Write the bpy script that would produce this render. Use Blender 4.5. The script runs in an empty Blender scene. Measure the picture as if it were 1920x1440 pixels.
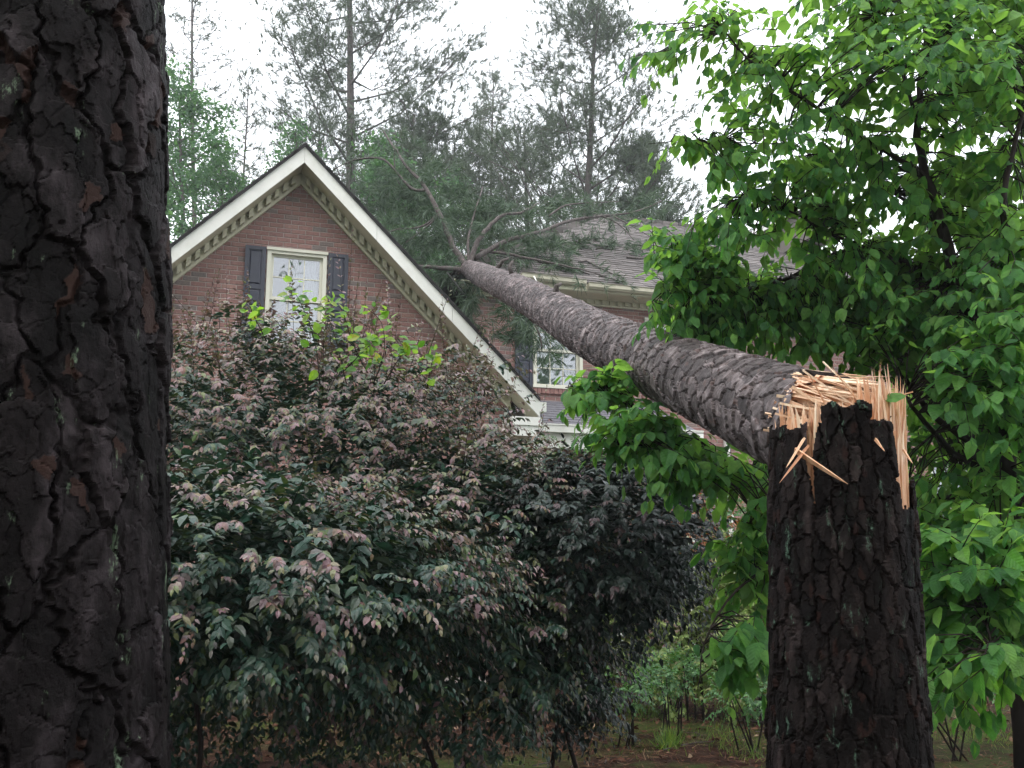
import bpy, math, random
import numpy as np
from mathutils import Vector, Matrix, noise

random.seed(7)
rng = np.random.default_rng(11)
SC = bpy.context.scene
COL = SC.collection

# ------------------------------------------------------------------ camera, sky, sun, exposure
EYE = 1.6
FPX, PITCH = 1838.1, math.radians(10.4775)          # focal length in pixels of the 1920 px photograph, upward tilt
cam_d = bpy.data.cameras.new('camera')
cam = bpy.data.objects.new('camera', cam_d)
COL.objects.link(cam)
cam.location = (0, 0, EYE)
cam.rotation_euler = (math.pi / 2 + PITCH, 0, 0)
cam_d.sensor_width = 36
cam_d.lens = 36 * FPX / 1920
cam_d.clip_start = 0.05
cam_d.clip_end = 2000
SC.camera = cam

SUN_EL, SUN_AZ = math.radians(62), math.radians(200)   # azimuth clockwise from +Y (a little behind the camera, left)
world = bpy.data.worlds.new('World')
SC.world = world
world.use_nodes = True
nt = world.node_tree
nt.nodes.clear()
wo = nt.nodes.new('ShaderNodeOutputWorld')
bg = nt.nodes.new('ShaderNodeBackground')
sky = nt.nodes.new('ShaderNodeTexSky')
sky.sky_type = 'NISHITA'
sky.sun_disc = False
sky.sun_elevation = SUN_EL
sky.sun_rotation = SUN_AZ
sky.dust_density = 4.0
hs = nt.nodes.new('ShaderNodeHueSaturation')
hs.inputs['Saturation'].default_value = 0.12
mixc = nt.nodes.new('ShaderNodeMixRGB')
mixc.inputs['Fac'].default_value = 0.8               # a closed overcast: the blue sky only tints it
mixc.inputs['Color2'].default_value = (10.4, 10.9, 11.6, 1)
nt.links.new(sky.outputs[0], hs.inputs['Color'])
nt.links.new(hs.outputs[0], mixc.inputs['Color1'])
nt.links.new(mixc.outputs[0], bg.inputs[0])
bg.inputs[1].default_value = 0.15
nt.links.new(bg.outputs[0], wo.inputs[0])

sun_d = bpy.data.lights.new('sun', 'SUN')
sun_d.energy = 1.3
sun_d.angle = math.radians(50)
sun_d.color = (1, 0.97, 0.93)
sun = bpy.data.objects.new('sun', sun_d)
COL.objects.link(sun)
sdir = Vector((math.sin(SUN_AZ) * math.cos(SUN_EL), math.cos(SUN_AZ) * math.cos(SUN_EL), math.sin(SUN_EL)))
sun.rotation_euler = sdir.to_track_quat('Z', 'Y').to_euler()

SC.view_settings.view_transform = 'Standard'
SC.view_settings.look = 'None'
SC.view_settings.gamma = 1
SC.view_settings.exposure = 0.82
SC.view_settings.use_curve_mapping = False
SC.render.engine = 'CYCLES'
SC.cycles.max_bounces = 7
SC.cycles.diffuse_bounces = 3
SC.cycles.transparent_max_bounces = 8

# ------------------------------------------------------------------ helpers
_F = Vector((0, math.cos(PITCH), math.sin(PITCH)))
_U = Vector((0, -math.sin(PITCH), math.cos(PITCH)))


def at(px, py, Y):
    """World point seen at pixel (px, py) of the 1920x1440 photograph, Y metres ahead."""
    d = _F + Vector((1, 0, 0)) * ((px - 960) / FPX) - _U * ((py - 720) / FPX)
    p = d * (Y / d.y)
    return Vector((p.x, p.y, p.z + EYE))


def project(P):
    """Pixels and depth of world points (N,3)."""
    P = np.asarray(P, float) - np.array([0, 0, EYE])
    z = P @ np.array(_F)
    return 960 + FPX * P[:, 0] / z, 720 - FPX * (P @ np.array(_U)) / z, z


class MB:
    """Collects geometry of one mesh."""
    def __init__(s):
        s.v, s.f, s.n, s.a = [], {}, 0, []

    def add(s, V, F, tip=0.0, uv=None):
        V = np.asarray(V, np.float32).reshape(-1, 3)
        for f in F:
            s.f.setdefault(len(f), []).append(np.asarray(f, np.int32)[None] + s.n)
        s.v.append(V)
        a = np.zeros((len(V), 3), np.float32)
        a[:, 0] = tip
        if uv is not None:
            a[:, 1:] = np.asarray(V)[:, :2]
        s.a.append(a)
        s.n += len(V)

    def raw(s, V, F, attr):
        s.f.setdefault(F.shape[1], []).append(F.astype(np.int32) + s.n)
        s.v.append(V.astype(np.float32))
        s.a.append(attr.astype(np.float32))
        s.n += len(V)

    def bulk(s, TV, TF, M, tip=None):
        """Copies of the template (TV, TF) under the matrices M (N,4,4)."""
        if len(M) == 0:
            return
        TV = np.asarray(TV, np.float32)
        V = np.einsum('nij,vj->nvi', M[:, :3, :3], TV) + M[:, None, :3, 3]
        N, K = len(M), len(TV)
        off = (np.arange(N, dtype=np.int32) * K + s.n)[:, None, None]
        by = {}
        for f in TF:
            by.setdefault(len(f), []).append(f)
        for k, fs in by.items():
            s.f.setdefault(k, []).append((np.asarray(fs, np.int32)[None] + off).reshape(-1, k))
        s.v.append(V.reshape(-1, 3).astype(np.float32))
        a = np.zeros((N, K, 3), np.float32)
        a[:, :, 1:] = TV[None, :, :2]                 # place on the leaf: along, across
        if tip is not None:
            a[:, :, 0] = np.asarray(tip, np.float32)[:, None]
        s.a.append(a.reshape(-1, 3))
        s.n += N * K

    def box(s, x0, x1, y0, y1, z0, z1):
        V = [(x0, y0, z0), (x1, y0, z0), (x1, y1, z0), (x0, y1, z0), (x0, y0, z1), (x1, y0, z1), (x1, y1, z1), (x0, y1, z1)]
        s.add(V, [(0, 3, 2, 1), (4, 5, 6, 7), (0, 1, 5, 4), (1, 2, 6, 5), (2, 3, 7, 6), (3, 0, 4, 7)])

    def prism(s, poly, y0, y1):
        """Polygon in (x, z), extruded along y."""
        n = len(poly)
        V = [(p[0], y0, p[1]) for p in poly] + [(p[0], y1, p[1]) for p in poly]
        F = [tuple(range(n)), tuple(range(2 * n - 1, n - 1, -1))]
        for i in range(n):
            j = (i + 1) % n
            F.append((j, i, n + i, n + j))
        s.add(V, F)

    def slab(s, quad, t):
        """Quad (4 points, seen from above) with thickness t below it."""
        q = [Vector(p) for p in quad]
        nrm = (q[1] - q[0]).cross(q[-1] - q[0]).normalized()
        n = len(q)
        V = [tuple(p) for p in q] + [tuple(p - nrm * t) for p in q]
        F = [tuple(range(n)), tuple(range(2 * n - 1, n - 1, -1))]
        for i in range(n):
            j = (i + 1) % n
            F.append((j, i, n + i, n + j))
        s.add(V, F)

    def tube(s, pts, rad, seg=6, cap=True):
        pts = [Vector(p) for p in pts]
        n = len(pts)
        if not hasattr(rad, '__len__'):
            rad = [rad] * n
        V, F = [], []
        ref = None
        for i, p in enumerate(pts):
            t = (pts[min(i + 1, n - 1)] - pts[max(i - 1, 0)]).normalized()
            if ref is None:
                ref = t.orthogonal().normalized()
            ref = (ref - t * ref.dot(t)).normalized()
            b = t.cross(ref)
            for k in range(seg):
                a = 2 * math.pi * k / seg
                V.append(p + (ref * math.cos(a) + b * math.sin(a)) * rad[i])
        for i in range(n - 1):
            for k in range(seg):
                k2 = (k + 1) % seg
                F.append((i * seg + k, i * seg + k2, (i + 1) * seg + k2, (i + 1) * seg + k))
        if cap:
            F.append(tuple(range(seg - 1, -1, -1)))
            F.append(tuple((n - 1) * seg + k for k in range(seg)))
        s.add([tuple(v) for v in V], F)

    def mesh(s, name, smooth=False):
        me = bpy.data.meshes.new(name)
        V = np.concatenate(s.v) if s.v else np.zeros((0, 3), np.float32)
        loops, starts, st = [], [], 0
        for k, fl in s.f.items():
            A = np.concatenate(fl)
            loops.append(A.ravel())
            starts.append(np.arange(len(A), dtype=np.int32) * k + st)
            st += A.size
        L = np.concatenate(loops) if loops else np.zeros(0, np.int32)
        S = np.concatenate(starts) if starts else np.zeros(0, np.int32)
        me.vertices.add(len(V))
        me.vertices.foreach_set('co', V.ravel())
        me.loops.add(len(L))
        me.loops.foreach_set('vertex_index', L)
        me.polygons.add(len(S))
        me.polygons.foreach_set('loop_start', S)
        me.polygons.foreach_set('use_smooth', np.full(len(S), bool(smooth)))
        a = me.attributes.new('tip', 'FLOAT_VECTOR', 'POINT')
        a.data.foreach_set('vector', (np.concatenate(s.a) if s.a else np.zeros((0, 3), np.float32)).ravel())
        me.update(calc_edges=True)
        me.validate()
        return me

    def build(s, name, mat, parent=None, smooth=False, kind=None):
        me = s.mesh(name, smooth)
        me.materials.append(mat)
        return link(name, me, parent, kind)


def link(name, me, parent=None, kind=None, M=None):
    o = bpy.data.objects.new(name, me)
    COL.objects.link(o)
    if parent is not None:
        o.parent = parent
    if M is not None:
        o.matrix_basis = M
    if kind:
        o['kind'] = kind
    return o


def tag(o, label=None, cat=None, group=None, kind=None):
    if label:
        o['label'] = label
    if cat:
        o['category'] = cat
    if group:
        o['group'] = group
    if kind:
        o['kind'] = kind
    return o


def empty(name, loc, label, cat, group=None, rz=0):
    o = bpy.data.objects.new(name, None)
    COL.objects.link(o)
    o.location = loc
    o.rotation_euler = (0, 0, rz)
    o.empty_display_size = 0.2
    return tag(o, label, cat, group)


def moved(mb, loc):
    """Shift a collected mesh so that its thing's Empty is the origin."""
    o = np.array(loc, np.float32)
    mb.v = [v - o for v in mb.v]
    return mb


def nrm(a):
    return a / np.maximum(np.linalg.norm(a, axis=-1, keepdims=True), 1e-9)


def frames(pos, d, up, scale):
    """Matrices (N,4,4): local x along d, local z near up."""
    d = nrm(d)
    y = nrm(np.cross(up, d))
    z = np.cross(d, y)
    N = len(pos)
    M = np.zeros((N, 4, 4))
    sc = np.asarray(scale).reshape(-1, 1)
    M[:, :3, 0] = d * sc
    M[:, :3, 1] = y * sc
    M[:, :3, 2] = z * sc
    M[:, :3, 3] = pos
    M[:, 3, 3] = 1
    return M


# ------------------------------------------------------------------ materials
def newmat(name):
    m = bpy.data.materials.new(name)
    m.use_nodes = True
    t = m.node_tree
    b = t.nodes['Principled BSDF']
    return m, t, b


def N(t, kind, **kw):
    n = t.nodes.new(kind)
    for k, v in kw.items():
        if k in n.inputs:
            n.inputs[k].default_value = v
        else:
            setattr(n, k, v)
    return n


def ramp(t, stops, interp='LINEAR'):
    r = t.nodes.new('ShaderNodeValToRGB')
    r.color_ramp.interpolation = interp
    e = r.color_ramp.elements
    while len(e) < len(stops):
        e.new(0.5)
    for i, (p, c) in enumerate(stops):
        e[i].position = p
        e[i].color = (c[0], c[1], c[2], 1) if hasattr(c, '__len__') else (c, c, c, 1)
    return r


def rand_value(t):
    """A value 0..1 that differs from piece to piece, joined or single."""
    g = t.nodes.new('ShaderNodeNewGeometry')
    o = t.nodes.new('ShaderNodeObjectInfo')
    a = N(t, 'ShaderNodeMath', operation='ADD')
    f = N(t, 'ShaderNodeMath', operation='FRACT')
    t.links.new(g.outputs['Random Per Island'], a.inputs[0])
    t.links.new(o.outputs['Random'], a.inputs[1])
    t.links.new(a.outputs[0], f.inputs[0])
    return f.outputs[0]


def mix(t, a, b, fac, blend='MIX'):
    m = N(t, 'ShaderNodeMixRGB', blend_type=blend)
    for s, i in ((a, 'Color1'), (b, 'Color2'), (fac, 'Fac')):
        if isinstance(s, (int, float)):
            m.inputs[i].default_value = s
        elif isinstance(s, tuple):
            m.inputs[i].default_value = (*s, 1) if len(s) == 3 else s
        else:
            t.links.new(s, m.inputs[i])
    return m.outputs[0]


def noise_tex(t, scale, detail=4, rough=0.6, stretch=None):
    """Noise laid out in the place itself, so that neighbouring pieces never repeat one pattern."""
    g = t.nodes.new('ShaderNodeNewGeometry')
    n = N(t, 'ShaderNodeTexNoise', Scale=scale, Detail=detail, Roughness=rough)
    if stretch:
        mp = t.nodes.new('ShaderNodeMapping')
        mp.inputs['Scale'].default_value = stretch
        t.links.new(g.outputs['Position'], mp.inputs['Vector'])
        t.links.new(mp.outputs[0], n.inputs['Vector'])
    else:
        t.links.new(g.outputs['Position'], n.inputs['Vector'])
    return n.outputs['Fac']


def bump(t, b, h, strength, dist=0.01):
    n = N(t, 'ShaderNodeBump', Strength=strength, Distance=dist)
    t.links.new(h, n.inputs['Height'])
    t.links.new(n.outputs[0], b.inputs['Normal'])
    return n


def plain(name, col, rough=0.6, var=0.12, scale=6.0, bmp=0.0, spec=0.4, stain=None):
    """Painted or plain surface with slight unevenness and grime of its own."""
    m, t, b = newmat(name)
    n = noise_tex(t, scale, 6, 0.65)
    r = ramp(t, [(0.3, tuple(c * (1 - var) for c in col)), (0.7, tuple(min(1, c * (1 + var)) for c in col))])
    t.links.new(n, r.inputs[0])
    out = r.outputs[0]
    if stain:
        n2 = noise_tex(t, scale * 0.4, 5, 0.7)
        r2 = ramp(t, [(0.52, 0.0), (0.75, 1.0)])
        t.links.new(n2, r2.inputs[0])
        mf = N(t, 'ShaderNodeMath', operation='MULTIPLY')
        t.links.new(r2.outputs[0], mf.inputs[0])
        mf.inputs[1].default_value = stain[1]
        out = mix(t, out, stain[0], mf.outputs[0])
    t.links.new(out, b.inputs['Base Color'])
    b.inputs['Roughness'].default_value = rough
    b.inputs['Specular IOR Level'].default_value = spec
    if bmp:
        bump(t, b, noise_tex(t, scale * 8, 4, 0.7), bmp, 0.004)
    return m


def leaf_mat(name, stops, rough=0.4, trans=0.35, tcol=(1.6, 1.9, 0.5), tips=None, under=None, spec=0.5, veins=0.0):
    m, t, b = newmat(name)
    rv = rand_value(t)
    r = ramp(t, stops)
    t.links.new(rv, r.inputs[0])
    col = r.outputs[0]
    if tips:
        at_ = N(t, 'ShaderNodeAttribute', attribute_name='tip')
        r2 = ramp(t, tips)
        m2 = N(t, 'ShaderNodeMath', operation='MULTIPLY')
        m2.inputs[1].default_value = 7.31
        fr = N(t, 'ShaderNodeMath', operation='FRACT')
        t.links.new(rv, m2.inputs[0])
        t.links.new(m2.outputs[0], fr.inputs[0])
        t.links.new(fr.outputs[0], r2.inputs[0])
        sx = t.nodes.new('ShaderNodeSeparateXYZ')
        t.links.new(at_.outputs['Vector'], sx.inputs[0])
        col = mix(t, col, r2.outputs[0], sx.outputs[0])
    n = noise_tex(t, 35, 3, 0.6)
    col = mix(t, col, (0.5, 0.5, 0.5), 0.22, 'OVERLAY') if False else col
    v = ramp(t, [(0.3, 0.78), (0.7, 1.2)])
    t.links.new(n, v.inputs[0])
    col = mix(t, col, v.outputs[0], 1.0, 'MULTIPLY')
    if under:
        g = t.nodes.new('ShaderNodeNewGeometry')
        col = mix(t, col, under, g.outputs['Backfacing'])
    t.links.new(col, b.inputs['Base Color'])
    b.inputs['Roughness'].default_value = rough
    b.inputs['Specular IOR Level'].default_value = spec
    if veins:
        av = N(t, 'ShaderNodeAttribute', attribute_name='tip')
        sv = t.nodes.new('ShaderNodeSeparateXYZ')
        t.links.new(av.outputs['Vector'], sv.inputs[0])
        ab = N(t, 'ShaderNodeMath', operation='ABSOLUTE')
        t.links.new(sv.outputs[2], ab.inputs[0])
        ma = N(t, 'ShaderNodeMath', operation='MULTIPLY_ADD')
        t.links.new(ab.outputs[0], ma.inputs[0])
        ma.inputs[1].default_value = -1.1
        t.links.new(sv.outputs[1], ma.inputs[2])
        fq = N(t, 'ShaderNodeMath', operation='MULTIPLY')
        t.links.new(ma.outputs[0], fq.inputs[0])
        fq.inputs[1].default_value = 46.0
        sn = N(t, 'ShaderNodeMath', operation='SINE')
        t.links.new(fq.outputs[0], sn.inputs[0])
        bump(t, b, sn.outputs[0], veins, 0.004)
    tr = t.nodes.new('ShaderNodeBsdfTranslucent')
    tc = mix(t, col, tcol, 1.0, 'MULTIPLY')
    t.links.new(tc, tr.inputs['Color'])
    ms = t.nodes.new('ShaderNodeMixShader')
    ms.inputs[0].default_value = trans
    t.links.new(b.outputs[0], ms.inputs[1])
    t.links.new(tr.outputs[0], ms.inputs[2])
    t.links.new(ms.outputs[0], t.nodes['Material Output'].inputs[0])
    return m


def bark_mat(name, dark, mid, light, lichen=None, scale=14.0, stretch=(1, 1, 0.35), rough=0.75, lich_amount=0.62, red=None, plates=False, spec=0.2):
    """Layered bark: plates and flakes each of their own tone, fresh red-brown flakes, lichen."""
    m, t, b = newmat(name)
    n1 = noise_tex(t, scale, 8, 0.68, stretch=stretch)
    r1 = ramp(t, [(0.30, dark), (0.5, mid), (0.70, light)])
    t.links.new(n1, r1.inputs[0])
    col = r1.outputs[0]
    if plates:
        at_ = N(t, 'ShaderNodeAttribute', attribute_name='tip')
        sx = t.nodes.new('ShaderNodeSeparateXYZ')
        t.links.new(at_.outputs['Vector'], sx.inputs[0])
        ra = ramp(t, [(0.0, 0.55), (0.5, 0.9), (1.0, 1.5)])
        t.links.new(sx.outputs[0], ra.inputs[0])
        col = mix(t, col, ra.outputs[0], 1.0, 'MULTIPLY')
        rb = ramp(t, [(0.0, 0.6), (0.5, 1.0), (0.9, 1.35), (1.0, 1.9)])
        t.links.new(sx.outputs[1], rb.inputs[0])
        col = mix(t, col, rb.outputs[0], 1.0, 'MULTIPLY')
        if red:
            rc = ramp(t, [(0.93, 0.0), (0.95, 0.55)])
            t.links.new(sx.outputs[2], rc.inputs[0])
            col = mix(t, col, red, rc.outputs[0])
    if lichen:
        n3 = noise_tex(t, scale * 0.45, 9, 0.8, stretch=(2.2, 2.2, 0.8))
        r3 = ramp(t, [(lich_amount, 0.0), (lich_amount + 0.04, 0.85)])
        t.links.new(n3, r3.inputs[0])
        col = mix(t, col, lichen, r3.outputs[0])
    t.links.new(col, b.inputs['Base Color'])
    b.inputs['Roughness'].default_value = rough
    b.inputs['Specular IOR Level'].default_value = spec
    n5 = noise_tex(t, scale * 2.2, 8, 0.7, stretch=stretch)
    n6 = noise_tex(t, scale * 14, 6, 0.75)
    h = mix(t, n5, n6, 0.5)
    bump(t, b, h, 0.8, 0.006)
    return m


MT = {}
MT['brick'] = None


def make_materials():
    # brick: red-brown pieces, some grey ones
    m, t, b = newmat('brick')
    rv = rand_value(t)
    r = ramp(t, [(0.0, (0.215, 0.109, 0.094)), (0.35, (0.268, 0.141, 0.121)), (0.7, (0.235, 0.122, 0.108)), (0.88, (0.30, 0.166, 0.138)),
                 (0.905, (0.19, 0.145, 0.13)), (1.0, (0.155, 0.125, 0.115))])
    t.links.new(rv, r.inputs[0])
    n = noise_tex(t, 40, 5, 0.7)
    v = ramp(t, [(0.3, 0.7), (0.7, 1.25)])
    t.links.new(n, v.inputs[0])
    t.links.new(mix(t, r.outputs[0], v.outputs[0], 1.0, 'MULTIPLY'), b.inputs['Base Color'])
    b.inputs['Roughness'].default_value = 0.85
    bump(t, b, noise_tex(t, 120, 4, 0.7), 0.5, 0.004)
    MT['brick'] = m
    MT['mortar'] = plain('mortar', (0.33, 0.285, 0.26), 0.95, 0.2, 12, 0.3)
    MT['trim'] = plain('trim_paint', (0.70, 0.69, 0.64), 0.5, 0.05, 3, 0, 0.4, ((0.38, 0.36, 0.26), 0.35))
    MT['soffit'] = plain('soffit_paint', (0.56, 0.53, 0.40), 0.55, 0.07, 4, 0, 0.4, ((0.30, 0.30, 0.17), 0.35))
    MT['frame'] = plain('window_paint', (0.64, 0.62, 0.52), 0.5, 0.05, 5)
    MT['gutter'] = plain('gutter_paint', (0.45, 0.42, 0.32), 0.45, 0.08, 4, 0, 0.4, ((0.22, 0.2, 0.13), 0.5))
    MT['shutter'] = plain('shutter_paint', (0.026, 0.028, 0.045), 0.4, 0.2, 8, 0, 0.5)
    m, t, b = newmat('shingle')
    rv = rand_value(t)
    r = ramp(t, [(0.0, (0.060, 0.051, 0.048)), (0.5, (0.10, 0.086, 0.081)), (1.0, (0.145, 0.126, 0.119))])
    t.links.new(rv, r.inputs[0])
    n = noise_tex(t, 60, 5, 0.75)
    v = ramp(t, [(0.3, 0.7), (0.7, 1.3)])
    t.links.new(n, v.inputs[0])
    t.links.new(mix(t, r.outputs[0], v.outputs[0], 1.0, 'MULTIPLY'), b.inputs['Base Color'])
    b.inputs['Roughness'].default_value = 0.8
    MT['shingle'] = m
    MT['underlay'] = plain('roof_felt', (0.035, 0.032, 0.032), 0.9)
    MT['porch_roof'] = plain('porch_shingle', (0.13, 0.125, 0.14), 0.7, 0.25, 20)
    MT['grey_siding'] = plain('grey_siding', (0.13, 0.115, 0.10), 0.8)
    MT['curtain'] = plain('curtain_cloth', (0.82, 0.84, 0.88), 0.9, 0.04, 5)
    MT['blind'] = plain('blind_slats', (0.72, 0.74, 0.74), 0.6, 0.05, 5)
    MT['dark_room'] = plain('room_wall', (0.12, 0.11, 0.10), 0.9)
    # window glass: clear, mirrors the sky
    m, t, b = newmat('glass')
    t.nodes.remove(b)
    gl = N(t, 'ShaderNodeBsdfGlossy', Roughness=0.02)
    gl.inputs['Color'].default_value = (0.95, 0.97, 1, 1)
    tr = t.nodes.new('ShaderNodeBsdfTransparent')
    tr.inputs['Color'].default_value = (0.88, 0.92, 0.92, 1)
    fr = N(t, 'ShaderNodeFresnel', IOR=2.8)
    nn = noise_tex(t, 2.2, 2, 0.5)
    bp = N(t, 'ShaderNodeBump', Strength=0.06, Distance=0.05)
    t.links.new(nn, bp.inputs['Height'])
    t.links.new(bp.outputs[0], gl.inputs['Normal'])
    ms = t.nodes.new('ShaderNodeMixShader')
    t.links.new(fr.outputs[0], ms.inputs[0])
    t.links.new(tr.outputs[0], ms.inputs[1])
    t.links.new(gl.outputs[0], ms.inputs[2])
    t.links.new(ms.outputs[0], t.nodes['Material Output'].inputs[0])
    MT['glass'] = m
    # bark
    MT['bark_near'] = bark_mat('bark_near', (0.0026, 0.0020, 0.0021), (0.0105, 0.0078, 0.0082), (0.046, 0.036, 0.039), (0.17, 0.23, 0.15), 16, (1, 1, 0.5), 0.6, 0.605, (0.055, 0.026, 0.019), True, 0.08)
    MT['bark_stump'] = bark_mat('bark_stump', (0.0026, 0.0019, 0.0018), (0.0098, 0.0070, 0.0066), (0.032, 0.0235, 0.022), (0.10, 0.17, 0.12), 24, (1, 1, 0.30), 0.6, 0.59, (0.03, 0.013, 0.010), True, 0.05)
    MT['bark_fallen'] = bark_mat('bark_fallen', (0.034, 0.026, 0.025), (0.100, 0.080, 0.079), (0.22, 0.187, 0.188), (0.14, 0.15, 0.09), 24, (1, 1, 1), 0.6, 0.66, (0.12, 0.07, 0.06), True, 0.15)
    MT['furrow'] = bark_mat('bark_furrow', (0.005, 0.004, 0.004), (0.010, 0.008, 0.008), (0.018, 0.014, 0.013), None, 25, (1, 1, 0.4), 0.9)
    MT['furrow_fallen'] = bark_mat('bark_furrow_fallen', (0.02, 0.016, 0.015), (0.035, 0.028, 0.026), (0.055, 0.045, 0.04), None, 25, (1, 1, 1), 0.9)
    MT['limb'] = bark_mat('limb_bark', (0.035, 0.028, 0.026), (0.08, 0.066, 0.062), (0.15, 0.13, 0.12), None, 30, (1, 1, 0.6), 0.8)
    MT['twig'] = plain('twig_bark', (0.024, 0.017, 0.014), 0.75, 0.3, 30, 0, 0.12)
    MT['shrub_stem'] = plain('shrub_stem', (0.022, 0.016, 0.014), 0.8, 0.3, 30, 0, 0.08)
    MT['far_bark'] = plain('far_bark', (0.075, 0.062, 0.057), 0.9, 0.3, 8)
    # fresh wood
    m, t, b = newmat('fresh_wood')
    n = noise_tex(t, 70, 6, 0.65, stretch=(1, 1, 0.12))
    r = ramp(t, [(0.25, (0.44, 0.18, 0.09)), (0.48, (0.66, 0.40, 0.235)), (0.75, (0.78, 0.60, 0.42))])
    t.links.new(n, r.inputs[0])
    rv = rand_value(t)
    v = ramp(t, [(0.0, (0.62, 0.40, 0.30)), (0.25, (0.95, 0.78, 0.68)), (0.6, (1.0, 0.95, 0.92)), (1.0, (1.16, 1.16, 1.16))])
    t.links.new(rv, v.inputs[0])
    t.links.new(mix(t, r.outputs[0], v.outputs[0], 1.0, 'MULTIPLY'), b.inputs['Base Color'])
    b.inputs['Roughness'].default_value = 0.55
    bump(t, b, noise_tex(t, 160, 4, 0.6), 0.4, 0.003)
    MT['wood'] = m
    m2 = m.copy()
    m2.name = 'pale_wood'
    for nd in m2.node_tree.nodes:
        if nd.bl_idname == 'ShaderNodeValToRGB' and len(nd.color_ramp.elements) == 3 and abs(nd.color_ramp.elements[0].position - 0.25) < 1e-3:
            for e_, c_ in zip(nd.color_ramp.elements, ((0.60, 0.32, 0.18), (0.80, 0.60, 0.42), (0.88, 0.77, 0.60))):
                e_.color = (*c_, 1)
    MT['pale_wood'] = m2
    MT['heart'] = plain('heart_wood', (0.40, 0.13, 0.05), 0.7, 0.35, 25, 0.4)
    # leaves
    MT['dogwood'] = leaf_mat('dogwood_leaf', [(0.0, (0.042, 0.14, 0.046)), (0.45, (0.08, 0.215, 0.06)), (0.8, (0.13, 0.29, 0.075)), (1.0, (0.20, 0.37, 0.10))],
                             0.52, 0.55, (2.1, 2.2, 0.75), None, (0.12, 0.22, 0.085), 0.35, 0.45)
    MT['burgundy'] = leaf_mat('burgundy_shrub_leaf', [(0.0, (0.010, 0.036, 0.024)), (0.5, (0.023, 0.066, 0.042)), (0.8, (0.046, 0.062, 0.040)), (1.0, (0.07, 0.115, 0.028))],
                              0.36, 0.12, (1.4, 1.5, 0.8),
                              [(0.0, (0.16, 0.082, 0.098)), (0.38, (0.25, 0.145, 0.162)), (0.55, (0.22, 0.105, 0.08)), (0.72, (0.14, 0.17, 0.06)), (0.86, (0.21, 0.17, 0.09)), (1.0, (0.35, 0.25, 0.26))], None, 0.4)
    MT['burgundy_shaded'] = leaf_mat('burgundy_shaded_leaf', [(0.0, (0.007, 0.016, 0.012)), (0.6, (0.013, 0.032, 0.024)), (1.0, (0.025, 0.036, 0.024))],  # same kind of shrub; the canopy's shade is put into its leaf colour
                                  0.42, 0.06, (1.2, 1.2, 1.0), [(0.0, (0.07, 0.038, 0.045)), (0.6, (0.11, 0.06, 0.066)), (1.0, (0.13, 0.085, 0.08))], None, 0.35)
    MT['vine'] = leaf_mat('vine_leaf', [(0.0, (0.05, 0.15, 0.02)), (0.5, (0.10, 0.24, 0.03)), (0.85, (0.17, 0.31, 0.05)), (1.0, (0.34, 0.34, 0.06))], 0.4, 0.5, (2.0, 1.9, 0.6), None, (0.16, 0.28, 0.09))
    MT['azalea'] = leaf_mat('azalea_leaf', [(0.0, (0.09, 0.14, 0.03)), (0.6, (0.17, 0.24, 0.06)), (0.9, (0.26, 0.30, 0.10)), (1.0, (0.4, 0.36, 0.22))], 0.45, 0.25)
    MT['green_bush'] = leaf_mat('green_bush_leaf', [(0.0, (0.03, 0.09, 0.025)), (0.7, (0.06, 0.16, 0.045)), (1.0, (0.12, 0.24, 0.07))], 0.4, 0.3)
    MT['rust_bush'] = leaf_mat('rust_leaf', [(0.0, (0.10, 0.03, 0.012)), (0.5, (0.24, 0.075, 0.02)), (1.0, (0.33, 0.13, 0.03))], 0.45, 0.3, (1.5, 1.2, 0.6))
    MT['lavender'] = leaf_mat('pale_twig_leaf', [(0.0, (0.16, 0.14, 0.17)), (0.6, (0.26, 0.23, 0.28)), (1.0, (0.36, 0.33, 0.38))], 0.6, 0.2, (1, 1, 1))
    MT['pine_far'] = leaf_mat('pine_needles_far', [(0.0, (0.042, 0.062, 0.042)), (0.6, (0.068, 0.098, 0.062)), (1.0, (0.11, 0.14, 0.085))], 0.6, 0.2, (1.3, 1.3, 0.8))
    MT['pine_near'] = leaf_mat('pine_needles', [(0.0, (0.022, 0.050, 0.026)), (0.6, (0.045, 0.088, 0.042)), (1.0, (0.09, 0.135, 0.07))], 0.5, 0.2, (1.3, 1.4, 0.8))
    MT['broad_far'] = leaf_mat('broadleaf_far', [(0.0, (0.036, 0.095, 0.044)), (0.6, (0.06, 0.145, 0.062)), (1.0, (0.10, 0.21, 0.085))], 0.5, 0.4, (1.6, 1.7, 0.7))
    MT['grass'] = leaf_mat('grass_blade', [(0.0, (0.06, 0.12, 0.02)), (0.6, (0.11, 0.19, 0.03)), (1.0, (0.2, 0.24, 0.06))], 0.5, 0.35)
    MT['straw'] = leaf_mat('pine_straw', [(0.0, (0.045, 0.017, 0.010)), (0.5, (0.09, 0.038, 0.022)), (0.9, (0.15, 0.075, 0.045)), (1.0, (0.28, 0.2, 0.13))], 0.85, 0.05, (1, 1, 1), None, None, 0.15)
    # ground
    m, t, b = newmat('ground')
    n1 = noise_tex(t, 3.0, 8, 0.7)
    r1 = ramp(t, [(0.3, (0.012, 0.007, 0.005)), (0.55, (0.032, 0.0145, 0.0095)), (0.75, (0.058, 0.029, 0.019))])
    t.links.new(n1, r1.inputs[0])
    n2 = noise_tex(t, 0.55, 6, 0.65)
    r2 = ramp(t, [(0.47, 0.0), (0.58, 0.8)])
    t.links.new(n2, r2.inputs[0])
    n3 = noise_tex(t, 25, 4, 0.7)
    r3 = ramp(t, [(0.3, (0.03, 0.05, 0.012)), (0.7, (0.075, 0.11, 0.025))])
    t.links.new(n3, r3.inputs[0])
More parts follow.
